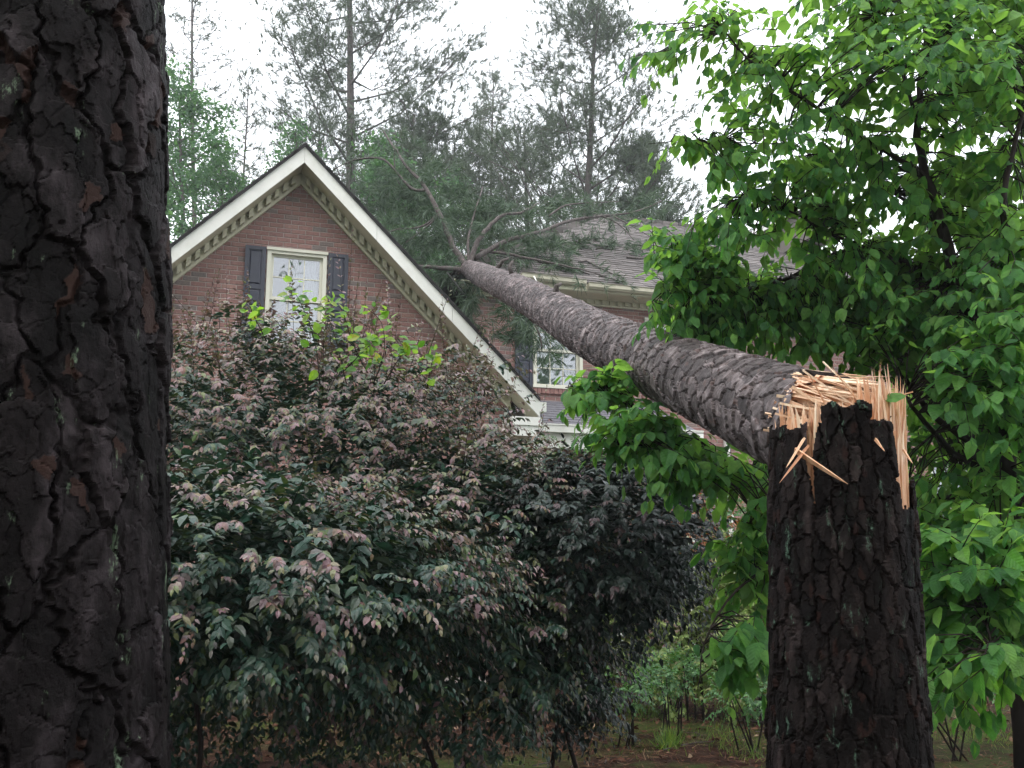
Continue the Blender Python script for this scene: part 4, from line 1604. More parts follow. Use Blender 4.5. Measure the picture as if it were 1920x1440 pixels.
_ax, _a, _b = trunk_frame(sp0, sp1)


def stump_keep(nr, s, key):
    x, y = nr[:, 0], -nr[:, 1]                         # x: right in the picture, y: towards the camera
    drop = 0.03 + 0.035 * fbm(nr * 4.0, 3, 2) + 0.016 * (_hash(key, key * 0, 0, 4) - 0.3)
    fr = y > -0.2
    drop = drop + np.where(fr, 0.29 * np.clip((x - 0.45) / 0.1, 0, 1) * (x < 0.86) + 0.05 * (x < -0.52) + 0.045 * ((x > 0.15) & (x <= 0.45)) + 0.20 * (x >= 0.86), 0.10)
    strip = (y > 0) & (np.abs(x + 0.635 + 0.02 * np.sin(s * 23)) < 0.065 * np.clip((s - Ls + 0.40) / 0.3, 0, 1)) & (s > Ls - 0.40)
    return (s < Ls - 0.06 - drop) & ~strip


s_lo = (s_bot - sp0).length - 0.06
sv = np.concatenate([np.linspace(0, s_lo, 36), np.linspace(s_lo, Ls, 360)[1:]])
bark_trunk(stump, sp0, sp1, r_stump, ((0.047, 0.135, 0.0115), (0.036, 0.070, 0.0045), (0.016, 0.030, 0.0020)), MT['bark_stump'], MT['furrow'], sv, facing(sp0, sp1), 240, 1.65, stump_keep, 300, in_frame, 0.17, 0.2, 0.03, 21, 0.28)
# wood core of the stump
m = MB()
V, F = [], []
seg = 56
for i in range(9):
    s = Ls - 0.75 + 0.59 * i / 8
    for k in range(seg):
        th = 2 * math.pi * k / seg
        rr = r_stump(s) - 0.012 + 0.004 * math.sin(k * 2.9)
        V.append(tuple(sp0 + _ax * (s + (0.03 * noise.noise(Vector((k * 0.9, 0, 0))) if i == 8 else 0)) + (_a * math.cos(th) + _b * math.sin(th)) * rr - stump.location))
for i in range(8):
    for k in range(seg):
        k2 = (k + 1) % seg
        F.append((i * seg + k, i * seg + k2, i * seg + seg + k2, i * seg + seg + k))
V.append(tuple(sp0 + _ax * (Ls - 0.20) - stump.location))
for k in range(seg):
    F.append((8 * seg + k, 8 * seg + (k + 1) % seg, 9 * seg))
m.add(V, F)
m.build('sapwood', MT['wood'], stump, False)
TOPC = sp0 + _ax * (Ls - 0.10)
for i in range(300):
    th = random.uniform(0, 2 * math.pi)
    rr = (r_stump(Ls) - 0.016) * (random.random() ** 0.35)
    off = (_a * math.cos(th) + _b * math.sin(th)) * rr
    x, y = off.x / r_stump(Ls), -off.y / r_stump(Ls)
    if x < -0.35 and random.random() < 0.6:
        continue
    L = 0.075 + random.uniform(0.0, 0.06) + 0.06 * max(0, x) * random.random()
    if x > 0.3:
        L += random.uniform(0.0, 0.10)
    if y > 0.5 and x < 0.3:
        L *= 0.8
    thin = random.random() < 0.58
    add_splinter(stump, TOPC + off - _ax * 0.075, _ax + Vector((random.gauss(0, 0.05), random.gauss(0, 0.05), 0)), Vector((random.gauss(0.8, 1), random.gauss(0, 0.6), 0)), L, random.uniform(0.003, 0.009) if thin else random.uniform(0.014, 0.036), random.uniform(0.003, 0.007),
                 Vector((random.gauss(0, 0.012), random.gauss(0, 0.01), 0)), 0.13, 'wood' if random.random() < 0.6 else 'pale_wood')
# the bare strip at the right: long slats of sapwood standing against the core
for i in range(96):
    x = random.uniform(0.36, 0.90)
    ysign = 1
    yv = math.sqrt(max(0, 1 - x * x)) * random.uniform(0.85, 1.0)
    nr = Vector((x, -yv * ysign, 0))
    L0 = random.uniform(0.12, 0.30) if x > 0.45 else 0.10
    zt = random.choice((random.uniform(-0.08, 0.02), random.uniform(-0.02, 0.08), random.uniform(0.03, 0.13)))
    p = sp0 + _ax * (Ls - 0.10 - L0) + nr * (r_stump(Ls) - 0.006)
    add_splinter(stump, p, _ax + Vector((random.gauss(0, 0.015), 0, 0)), Vector((yv, x, 0)), L0 + zt, random.choice((0.004, 0.006, 0.008, 0.012, 0.018, 0.024)), random.uniform(0.004, 0.012), Vector((random.gauss(0, 0.008), 0, 0)), 0.01, random.choice(('wood', 'wood', 'pale_wood')), 0.15)
# strip on the left and loose hanging slivers in front
for i in range(14):
    x = random.uniform(-0.69, -0.56)
    yv = math.sqrt(1 - x * x)
    dp_ = random.uniform(0.05, 0.20)
    p = sp0 + _ax * (Ls - 0.10 - dp_) + Vector((x, -yv, 0)) * (r_stump(Ls) - 0.004)
    add_splinter(stump, p, _ax, Vector((yv, -x, 0)), dp_ + random.uniform(-0.05, 0.06), random.uniform(0.004, 0.018), 0.006, (0, 0, 0), 0.01, random.choice(('wood', 'pale_wood')), 0.1)
for (a_, b_, w) in (((1500, 850, 2.78), (1590, 912, 2.66), 0.016), ((1508, 845, 2.80), (1462, 908, 2.66), 0.024), ((1503, 830, 2.80), (1474, 880, 2.72), 0.012), ((1640, 822, 2.8), (1660, 848, 2.72), 0.008), ((1698, 850, 2.8), (1712, 872, 2.74), 0.006)):
    A_, B_ = at(*a_), at(*b_)
    add_splinter(stump, A_, B_ - A_, Vector((0.3, -1, 0.4)), (B_ - A_).length, w, 0.006, (0, 0, 0.004), 0.02)
for (a_, b_, w) in (((1565, 790, 2.95), (1515, 698, 2.95), 0.006), ((1600, 740, 2.95), (1558, 688, 2.95), 0.005), ((1700, 738, 3.0), (1650, 752, 3.0), 0.004), ((1678, 800, 2.95), (1678, 704, 2.95), 0.010), ((1662, 830, 2.9), (1676, 752, 2.92), 0.014), ((1640, 800, 2.92), (1643, 722, 2.92), 0.028), ((1655, 840, 2.9), (1652, 760, 2.9), 0.02)):
    A_, B_ = at(*a_), at(*b_)
    add_splinter(stump, A_, B_ - A_, Vector((1, 0, 0)), (B_ - A_).length, w, 0.005, (0, 0, 0), 0.02)

# ------------------------------------------------------------------ leaves
def leaf_template(width, fold, curl, wav=0.0, rows=5, tipw=0.85, drip=0.0):
    """Unit-length leaf along x, folded on its midrib, curling down; shape like an egg with a drawn tip."""
    V, F = [], []
    ts = [0.0, 0.14, 0.34, 0.58, 0.80, 1.0] if rows == 5 else [0, 0.3, 0.68, 1.0]
    for i, t in enumerate(ts):
        w = width * (math.sin(math.pi * t ** tipw) ** 0.75 if 0 < t < 1 else 0.0) * (1 - 0.25 * t)
        z = -curl * t * t
        wv = wav * math.sin(i * 2.3 + 0.5)
        V.append((t, 0, z))
        if 0 < t < 1:
            V.append((t + 0.02, w, z + fold * w + wv))
            V.append((t + 0.02, -w, z + fold * w - wv))
    def idx(i):
        return (0,) * 3 if i == 0 else (len(V) - 1,) * 3 if i == len(ts) - 1 else tuple(1 + (i - 1) * 3 + k for k in range(3))
    for i in range(len(ts) - 1):
        a, b = idx(i), idx(i + 1)
        for k in (1, 2):
            f = [a[0], b[0], b[k], a[k]]
            f = [x for j, x in enumerate(f) if x not in f[:j]]
            F.append(tuple(f) if k == 1 else tuple(f[::-1]))
    return np.array(V, float), F


DOG = [leaf_template(0.33, 0.18, 0.15, 0.02), leaf_template(0.36, 0.1, 0.3, -0.03), leaf_template(0.30, 0.3, 0.22, 0.03), leaf_template(0.34, 0.05, 0.05, 0.02), leaf_template(0.37, 0.22, 0.42, 0.02)]
DOG_FAR = [leaf_template(0.33, 0.18, 0.15, 0.02, 3), leaf_template(0.36, 0.1, 0.3, -0.03, 3), leaf_template(0.30, 0.3, 0.22, 0.03, 3), leaf_template(0.34, 0.05, 0.05, 0.02, 3), leaf_template(0.37, 0.22, 0.42, 0.02, 3)]


def small_leaf(w, fold, curl):
    V = [(0, 0, 0), (0.5, 0, -curl * 0.25), (1, 0, -curl), (0.3, w, fold * w - curl * .09), (0.68, w * 0.8, fold * w - curl * .46), (0.3, -w, fold * w - curl * .09), (0.68, -w * 0.8, fold * w - curl * .46)]
    return np.array(V, float), [(0, 1, 3), (3, 1, 4), (4, 1, 2), (0, 5, 1), (5, 6, 1), (6, 2, 1)]


SML = [small_leaf(0.25, 0.25, 0.2), small_leaf(0.28, 0.12, 0.35), small_leaf(0.23, 0.35, 0.05)]
BLADE = [(np.array([(0, .03, 0), (0, -.03, 0), (.5, -.025, .0), (.5, .025, .0), (1, 0, -.12)]), [(0, 1, 2, 3), (3, 2, 4)])]


def emit(root, T, M, tip, name_one, name_all, mat, n_parts, vis=None, T_rest=None):
    """Leaves under the matrices M: those that show largest become parts, the rest one joined part."""
    k = rng.integers(0, len(T), len(M))
    loc = np.array(root.location)
    M = M.copy()
    Pw = M[:, :3, 3] + 0.5 * M[:, :3, 0]
    px, py, z = project(Pw)
    sc = np.linalg.norm(M[:, :3, 0], axis=1) / np.maximum(z, 0.1)
    ok = (px > 0) & (px < 1920) & (py > 0) & (py < 1440) & (z > 0.3)
    if vis is not None:
        ok &= vis(px, py, z)
    # how squarely the blade faces the camera
    face = np.abs(np.einsum('ni,ni->n', nrm(M[:, :3, 2]), nrm(Pw - np.array([0, 0, EYE]))))
    score = np.where(ok, sc * (0.35 + face), 0)
    M[:, :3, 3] -= loc
    order = np.argsort(-score)
    order = order[score[order] > 0][:n_parts]
    sel = np.zeros(len(M), bool)
    sel[order] = True
    meshes = {}
    for i in order:
        lev = round(float(tip[i]) * 2) / 2 if tip is not None else 0.0
        key = (k[i], lev)
        if key not in meshes:
            mm = MB()
            mm.add(T[k[i]][0], T[k[i]][1], lev, True)
            meshes[key] = mm.mesh(name_one)
            meshes[key].materials.append(MT[mat])
        link(name_one, meshes[key], root, None, Matrix(M[i].tolist()))
    mb = MB()
    for j in range(len(T)):
        q = (~sel) & (k == j)
        TR = T_rest[j] if T_rest else T[j]
        mb.bulk(TR[0], TR[1], M[q], None if tip is None else tip[q])
    if mb.n:
        mb.build(name_all, MT[mat], root, False, 'stuff')


def sprays(p, d, L, n, droop, leafL, spread=0.9, up_bias=0.6, drop_leaf=0.25, t0=0.12, shrink=0.45, opposite=False, out=0.0):
    """Leaves ranked along both sides of arching twigs. p,d (S,3); returns frames (S*n) and position along the twig."""
    S = len(p)
    d = nrm(d)
    if opposite:
        t = np.linspace(t0, 1, max(2, n // 2)).repeat(2)[None, :n].repeat(S, 0)
    else:
        t = np.linspace(t0, 1, n)[None].repeat(S, 0)
    n = t.shape[1]
    t = t + rng.normal(0, 0.02, t.shape)
    Lc = np.asarray(L).reshape(-1, 1, 1)
    dr = np.asarray(droop).reshape(-1, 1, 1)
    down = np.array([0, 0, -1.0])
    pos = p[:, None] + d[:, None] * Lc * t[..., None] + down * dr * Lc * (t ** 2)[..., None]
    tan = nrm(d[:, None] + 2 * dr * down * t[..., None])
    side = np.cross(tan, np.array([0, 0, 1.0]) + rng.normal(0, 0.12, (S, 1, 3)))
    side = nrm(side + 1e-4)
    sg = np.where(np.arange(n) % 2 == 0, 1.0, -1.0)[None, :, None]
    along = 0.55 + 0.7 * t[..., None] ** 3
    ld = nrm(tan * along + side * sg * spread * (1.15 - 0.75 * t[..., None] ** 3) + down * drop_leaf * rng.uniform(0.4, 1.6, (S, n, 1)) + rng.normal(0, 0.16, (S, n, 3)))
    hz = d * np.array([1, 1, 0.0])
    up = nrm(np.array([0, 0, 1.0]) * up_bias + hz[:, None] * out + np.cross(side, tan) * 0.5 + rng.normal(0, 0.22, (S, n, 3)))
    sc = np.asarray(leafL).reshape(-1, 1) * (1 - shrink * t ** 2) * rng.uniform(0.62, 1.2, (S, n))
    M = frames(pos.reshape(-1, 3), ld.reshape(-1, 3), up.reshape(-1, 3), sc.ravel())
    return M, t.ravel(), pos


# ------------------------------------------------------------------ burgundy shrubs
def shrub(label, lumps, n_parts, pink, stems, n_shoot, leaf, dens_out=70, dens_in=42, name='burgundy_shrub', mat='burgundy'):
    """lumps: (centre, radii); sprays grow all over the joined outline of the lumps."""
    Cm = np.mean([l[0] for l in lumps], 0)
    root = empty(name, (Cm[0], Cm[1], 0), label, 'shrub')
    MM, TT = [], []
    stem_mb = MB()

    def inside_other(q, j, k):
        r = np.zeros(len(q), bool)
        for i, (c, R) in enumerate(lumps):
            if i != j:
                r |= (((q - np.array(c)) / (np.array(R) * k)) ** 2).sum(1) < 1
        return r
    for j, (c, R) in enumerate(lumps):
        C, R = np.array(c), np.array(R)
        area = 4 * math.pi * ((R[0] * R[1]) ** 1.6 + (R[0] * R[2]) ** 1.6 + (R[1] * R[2]) ** 1.6) ** (1 / 1.6) / 3 ** (1 / 1.6)
        n = int(area * dens_out * (2.3, 2.5, 0.8, 1.5)[j] if mat == 'burgundy' else area * dens_out * 1.5)
        u = nrm(rng.normal(size=(n, 3)) * R ** 0.35)
        u = u[(u[:, 2] > -0.92) & ((u[:, 1] < 0.5) | (u[:, 2] > 0.4))]
        lump = 1 + 0.10 * np.sin(u[:, 0] * 7 + 1.3 + C[0] * 3) * np.cos(u[:, 2] * 8.0) + 0.07 * np.sin(u[:, 1] * 11 + u[:, 0] * 9)
        u = u[rng.integers(0, len(u) // 5, len(u))] + rng.normal(0, 0.05, u.shape)   # sprays in bunches, as branch ends carry them
        lump = 1 + 0.10 * np.sin(u[:, 0] * 7 + 1.3 + C[0] * 3) * np.cos(u[:, 2] * 8.0) + 0.07 * np.sin(u[:, 1] * 11 + u[:, 0] * 9)
        q = C + u * R * lump[:, None] * rng.uniform(0.84, 1.0, (len(u), 1))
        k = ~inside_other(q, j, 0.86) & (fbm(q * np.array([2.2, 2.2, 5.2]), 2, 8 + j) > np.where(q[:, 2] > C[2] + 0.35 * R[2], -0.5, -0.16))
        q, u = q[k], u[k]
        # leaves lie in shelves: the sprays reach outward and arch over
        d = u * np.array([1, 1, 0.45]) + np.array([0, -0.1, 0.30]) + rng.normal(0, 0.20, u.shape)
        L = rng.uniform(0.18, 0.40, len(u))
        p = q - nrm(d) * L[:, None] * 0.8
        nl = 13
        M1, t1, pos1 = sprays(p, d, L, nl, rng.uniform(0.2, 0.6, len(u)), leaf * rng.uniform(0.8, 1.15, len(u)), 0.9, 0.55, 0.55, out=0.45)
        pk = pink * np.clip(0.72 + 0.75 * (q[:, 2] - C[2]) / R[2], 0.12, 1.3)
        sp_ = (rng.random(len(u)) < pk).repeat(nl)
        MM.append(M1)
        TT.append(np.where(sp_, np.clip((t1 - 0.3) / 0.35, 0, 1), np.where(t1 > 0.9, 0.35, 0.0)) * rng.uniform(0.6, 1, len(t1)))
        for i in range(0, len(pos1), 6):
            a = pos1[i]
            stem_mb.tube([a[0], a[12]], [0.003, 0.0012], 3, False)
        # inner leaves
        u = nrm(rng.normal(size=(int(area * dens_in * (1.9, 1.3, 0.7, 1.3)[j]), 3)))
        u = u[u[:, 2] > -0.95]
        p = C + u * R * rng.uniform(0.3, 0.74, (len(u), 1))
        d = u + np.array([0, 0, 0.2]) + rng.normal(0, 0.5, u.shape)
        M2, t2, _ = sprays(p, d, rng.uniform(0.2, 0.35, len(u)), 9, rng.uniform(0.1, 0.5, len(u)), leaf * 1.65 * np.ones(len(u)))
        MM.append(M2)
        TT.append(np.zeros(len(t2)))
        ns = int(n_shoot[j])
        if ns:
            u = nrm(rng.normal(size=(ns * 12, 3)))
            u = u[u[:, 2] > 0.6]
            q = C + u * R * 0.94
            k = ~inside_other(q, j, 0.9)
            q, u = q[k][:ns], u[k][:ns]
            d = np.array([0, 0, 1.0]) + u * 0.3 + rng.normal(0, 0.22, u.shape)
            L = rng.gamma(2.2, 0.10, len(u)) + 0.10
            M3, t3, _ = sprays(q, d, L, 20, rng.uniform(-0.02, 0.12, len(u)), leaf * 0.68 * np.ones(len(u)), 0.9, 0.5, 0.1)
            MM.append(M3)
            TT.append(np.where(t3 > 0.1, 1.0, 0.6) * rng.uniform(0.75, 1, len(t3)))
            dn = nrm(d)
            for i in range(len(q)):
                stem_mb.tube([q[i] - dn[i] * 0.15, q[i] + dn[i] * L[i] * 0.5, q[i] + dn[i] * L[i]], [0.0024, 0.0018, 0.001], 4)
    M = np.concatenate(MM)
    T = np.concatenate(TT).astype(np.float32)
    emit(root, SML, M, T, 'leaf', 'foliage', mat, n_parts)
    moved(stem_mb, root.location).build('twigs', MT['shrub_stem'], root, True, 'stuff')
    for k in range(stems):
        c, R = lumps[-1 - k % len(lumps)]
        a = random.uniform(0, 6.28)
        b0 = Vector((c[0] + math.cos(a) * 0.3 * R[0], c[1] + 0.2 + math.sin(a) * 0.3 * R[1], -0.05))
        e = Vector((c[0] + math.cos(a) * R[0] * 0.45, c[1] + 0.2 + math.sin(a) * R[1] * 0.4, c[2] + R[2] * random.uniform(-0.3, 0.3)))
        pts = [b0.lerp(e, t) + Vector((0.10 * math.sin(t * 5 + k * 2) + random.gauss(0, 0.02), random.gauss(0, 0.03), 0.12 * math.sin(t * 3.1))) for t in (0, 0.2, 0.4, 0.6, 0.8, 1)]
        m = MB()
        m.tube(pts, [0.018, 0.016, 0.014, 0.011, 0.008, 0.004], 7)
        moved(m, root.location).build('stem', MT['shrub_stem'], root, True)
    return root


shrubA = shrub('large burgundy leaved shrub with pinkish shoots in front of the brick gable',
               [((-1.65, 4.95, 1.56), (1.72, 1.15, 0.62)), ((-1.65, 6.9, 1.76), (2.1, 1.45, 1.66)), ((-2.9, 5.9, 1.5), (1.3, 1.4, 1.45)), ((-0.3, 6.3, 1.5), (1.1, 1.2, 1.05))],
               300, 0.75, 6, (4, 120, 36, 16), 0.056)
shrubB = shrub('darker burgundy shrub in the shade to the right of the large one', [((0.55, 6.2, 1.78), (0.82, 1.0, 0.56)), ((0.62, 7.0, 1.7), (0.66, 0.9, 0.55)), ((0.25, 6.9, 1.15), (0.65, 0.8, 0.75))], 200, 0.22, 2, (8, 5, 0), 0.052, mat='burgundy_shaded')

# ------------------------------------------------------------------ vine with bright round leaves growing out of the shrub
vine = empty('climbing_vine', at(640, 700, 5.6), 'bright green round leaved vine growing out of the burgundy shrub below the window', 'vine')
V_L = []
for path in ([(600, 720, 5.3), (590, 640, 5.3), (560, 560, 5.3), (535, 540, 5.3)], [(650, 720, 5.3), (625, 620, 5.3), (600, 565, 5.3)], [(690, 700, 5.4), (660, 640, 5.4), (640, 580, 5.4), (605, 560, 5.4)],
             [(700, 720, 5.4), (720, 660, 5.4), (715, 605, 5.4), (690, 580, 5.4)], [(720, 720, 5.4), (750, 670, 5.4), (775, 652, 5.4)], [(800, 730, 5.5), (808, 690, 5.5), (812, 668, 5.5)], [(500, 640, 5.2), (475, 590, 5.2), (470, 575, 5.2)], [(640, 700, 5.3), (680, 660, 5.3), (700, 640, 5.3)]):
    fb = limb(path, 0.004, 0.0015, 'tendril', vine, 'twig', 4)
    for k in range(int(10 + 5.5 * len(path))):
        t = random.uniform(0.15, 1) * (len(fb) - 1.01)
        i = int(t)
        p = fb[i].lerp(fb[i + 1], t - i)
        V_L.append((p + Vector((random.gauss(0, 0.03), random.gauss(0, 0.04), random.gauss(0, 0.03))), Vector((random.gauss(0, 1), random.gauss(0, 1), random.gauss(0.3, 0.5))), random.uniform(0.034, 0.072)))
Mv = frames(np.array([tuple(v[0]) for v in V_L]), np.array([tuple(v[1]) for v in V_L]), np.array([0, -0.7, 0.7]) + rng.normal(0, 0.5, (len(V_L), 3)), np.array([v[2] for v in V_L]))
RND = [leaf_template(0.42, 0.12, 0.1, 0.0, 5, 0.8), leaf_template(0.38, 0.25, 0.2, 0.02, 5, 0.8)]
emit(vine, RND, Mv, None, 'leaf', 'foliage', 'vine', 300)

# ------------------------------------------------------------------ broadleaf tree on the right
dog_base = at(1900, 1000, 4.5)
dog = empty('broadleaf_tree', (dog_base.x, dog_base.y, 0), 'leafy green tree with dark stems filling the right side, behind the stump', 'tree')
DL = []
DL.append(limb([(1925, 1440, 4.6), (1905, 1100, 4.5), (1890, 900, 4.5), (1862, 740, 4.5), (1838, 640, 4.5), (1795, 540, 4.5), (1765, 430, 4.5), (1738, 330, 4.5), (1720, 230, 4.5), (1735, 90, 4.6), (1740, -80, 4.7)], 0.0540, 0.0086, 'trunk', dog, 'twig', 9))
DL.append(limb([(1885, 880, 4.5), (1800, 815, 4.6), (1740, 770, 4.7), (1690, 700, 4.8), (1650, 640, 4.8)], 0.0216, 0.0072, 'branch', dog, 'twig'))
DL.append(limb([(1892, 905, 4.5), (1790, 850, 4.5), (1720, 775, 4.4), (1700, 740, 4.4)], 0.0187, 0.0058, 'branch', dog, 'twig'))
DL.append(limb([(1740, 335, 4.5), (1690, 300, 4.45), (1610, 255, 4.4), (1505, 185, 4.3), (1420, 125, 4.3), (1360, 60, 4.3)], 0.0158, 0.0036, 'branch', dog, 'twig'))
DL.append(limb([(1722, 240, 4.5), (1690, 130, 4.4), (1640, 30, 4.4), (1600, -60, 4.4)], 0.0101, 0.0036, 'branch', dog, 'twig'))
DL.append(limb([(1862, 740, 4.5), (1905, 560, 4.4), (1880, 400, 4.3), (1905, 260, 4.3), (1950, 120, 4.3)], 0.0216, 0.0072, 'branch', dog, 'twig'))
DL.append(limb([(1740, 335, 4.5), (1640, 300, 4.6), (1540, 290, 4.6), (1480, 300, 4.6)], 0.0115, 0.0029, 'branch', dog, 'twig'))
DL.append(limb([(1470, 270, 4.6), (1390, 268, 4.5), (1310, 262, 4.4), (1215, 270, 4.35)], 0.0043, 0.0014, 'branch', dog, 'twig'))
DL.append(limb([(1800, 560, 4.5), (1690, 490, 4.7), (1590, 470, 4.8), (1480, 520, 4.8), (1380, 550, 4.8), (1270, 545, 4.8)], 0.0202, 0.0036, 'branch', dog, 'twig'))
DL.append(limb([(1690, 490, 4.7), (1560, 440, 4.6), (1490, 400, 4.5), (1400, 370, 4.5)], 0.0101, 0.0029, 'branch', dog, 'twig'))
DL.append(limb([(1760, 420, 4.5), (1640, 340, 4.8), (1560, 320, 5.0), (1480, 260, 5.0)], 0.0101, 0.0029, 'branch', dog, 'twig'))
DL.append(limb([(1895, 930, 4.5), (1700, 930, 5.0), (1500, 900, 5.1), (1380, 870, 5.0), (1240, 800, 4.9), (1130, 735, 4.9), (1060, 725, 4.9)], 0.0173, 0.0029, 'branch', dog, 'twig'))
DL.append(limb([(1240, 800, 4.9), (1180, 830, 4.8), (1100, 850, 4.8)], 0.0058, 0.0022, 'branch', dog, 'twig'))
DL.append(limb([(1900, 1010, 4.5), (1840, 1040, 4.2), (1780, 1100, 4.0), (1740, 1170, 3.9)], 0.0130, 0.0029, 'branch', dog, 'twig'))
DL.append(limb([(1900, 1000, 4.5), (1870, 1060, 4.0), (1850, 1150, 3.7), (1860, 1220, 3.6)], 0.0115, 0.0029, 'branch', dog, 'twig'))
DL.append(limb([(1895, 1000, 4.5), (1650, 1020, 4.9), (1480, 1060, 4.9), (1400, 1090, 4.7), (1330, 1180, 4.4), (1310, 1290, 4.3)], 0.0130, 0.0022, 'branch', dog, 'twig'))
DL.append(limb([(1880, 895, 4.5), (1840, 880, 4.8), (1760, 912, 4.9), (1700, 935, 4.9)], 0.0065, 0.0022, 'branch', dog, 'twig'))
DL.append(limb([(1480, 890, 5.0), (1440, 930, 4.7), (1400, 990, 4.6)], 0.0050, 0.0022, 'branch', dog, 'twig'))
samp = np.array([tuple(p) for fb in DL for p in fb])
blobs = [  # px, py, Y, rx, ry, rY, sprays, leaf
    (1790, 90, 4.5, 230, 130, 0.7, 150, .115), (1560, 70, 4.4, 150, 100, 0.5, 46, .11), (1340, 55, 4.3, 90, 60, 0.2, 20, .10), (1430, 170, 4.4, 100, 90, 0.35, 40, .10),
    (1300, 262, 4.4, 100, 22, 0.12, 12, .10), (1600, 240, 4.5, 160, 90, 0.5, 52, .115), (1560, 350, 4.6, 180, 80, 0.5, 54, .115), (1400, 400, 4.5, 85, 80, 0.3, 32, .105),
    (1320, 500, 4.7, 80, 80, 0.3, 40, .11), (1460, 570, 4.9, 190, 90, 0.4, 105, .12), (1690, 570, 4.8, 200, 130, 0.5, 190, .115), (1840, 380, 4.8, 150, 150, 0.7, 115, .12),
    (1850, 600, 4.3, 110, 150, 0.4, 60, .12), (1830, 1090, 3.9, 130, 170, 0.35, 150, .135), (1800, 790, 5.4, 200, 150, 0.5, 150, .115), (1130, 725, 4.9, 75, 40, 0.15, 26, .12),
    (1200, 800, 4.8, 95, 55, 0.25, 62, .12), (1290, 860, 4.7, 100, 40, 0.25, 40, .12), (1400, 880, 5.0, 80, 60, 0.25, 24, .12), (1410, 1040, 4.9, 70, 90, 0.2, 36, .125),
    (1385, 1215, 4.3, 60, 60, 0.15, 14, .13), (1420, 960, 4.6, 40, 60, 0.15, 8, .12), (1950, 800, 4.3, 120, 400, 0.5, 120, .12),
    (1290, 450, 4.6, 70, 60, 0.25, 22, .11), (1265, 560, 4.7, 45, 55, 0.2, 16, .11), (1340, 605, 4.8, 90, 45, 0.25, 34, .115), (1240, 110, 4.3, 50, 45, 0.15, 7, .11), (1215, 40, 4.3, 30, 30, 0.1, 3, .11),
    (1410, 300, 4.4, 90, 60, 0.3, 18, .11), (1850, 700, 4.2, 100, 120, 0.3, 45, .12), (1780, 960, 4.5, 150, 80, 0.3, 50, .12), (1820, 1230, 3.7, 110, 60, 0.25, 30, .125), (1620, 480, 4.7, 130, 80, 0.4, 50, .115),
    (1545, 385, 4.6, 60, 40, 0.2, 18, .11), (1860, 210, 4.6, 120, 120, 0.4, 46, .11), (1880, 470, 4.4, 90, 90, 0.3, 30, .115), (1760, -30, 4.6, 220, 70, 0.5, 60, .11), (1600, -20, 4.5, 90, 60, 0.3, 22, .11), (1910, 60, 4.6, 60, 90, 0.3, 26, .11)]
Ms = []
tw = MB()
for (px, py, Y, rx, ry, rY, n, lf) in blobs:
    n, lf = int(n * (1.2 if py < 430 else 1.45)), lf * 0.86
    u = nrm(rng.normal(size=(n, 3))) * rng.random((n, 1)) ** 0.4
    P_ = np.array([tuple(at(px + a * rx, py + b * ry, Y + c * rY)) for a, b, c in u])
    dist = np.linalg.norm(P_[:, None] - samp[None], axis=2)
    j = dist.argmin(1)
    base = samp[j]
    d = nrm(P_ - base) * 0.7 + rng.normal(0, 0.45, (n, 3)) * np.array([1, 1, 0.35]) + np.array([-0.25, -0.1, 0.0])
    L = rng.uniform(0.14, 0.26, n)
    droop = rng.uniform(0.1, 0.5, n)
    M, t, pos_ = sprays(P_ - nrm(d) * L[:, None] * 0.5, d, L, 8, droop, lf * 0.95 * rng.uniform(0.7, 1.15, n), 0.85, 0.55, 0.75, 0.1, 0.25, True)
    Ms.append(M)
    for i in range(n):
        s = pos_[i]
        b_ = Vector(base[i])
        st = Vector(s[0])
        if (st - b_).length < 1.1:
            mid = b_.lerp(st, 0.5) + Vector((0, 0, 0.03))
            tw.tube([b_, mid, st, Vector(s[3]), Vector(s[-1])], [0.0045, 0.0035, 0.003, 0.0022, 0.0012], 3, False)
        else:
            tw.tube([st, Vector(s[3]), Vector(s[-1])], [0.003, 0.0022, 0.0012], 3, False)
M = np.concatenate(Ms)
emit(dog, DOG, M, None, 'leaf', 'foliage', 'dogwood', 300, lambda px, py, z: (py < 1300), DOG_FAR)
moved(tw, dog.location).build('twigs', MT['twig'], dog, True, 'stuff')


# a torn leaf caught on the splinters
m = MB()
m.add(DOG[1][0], DOG[1][1], 0.0, True)
lc = m.build('leaf', MT['dogwood'], None)
P_ = at(1660, 752, 2.84)
Ml = frames(np.array([tuple(P_)]), np.array([[0.75, -0.2, 0.35]]), np.array([[0.1, -0.7, 0.6]]), [0.062])[0]
lc.matrix_basis = Matrix(Ml.tolist())
tag(lc, 'single torn green leaf caught on the tall splinters of the stump', 'leaf')

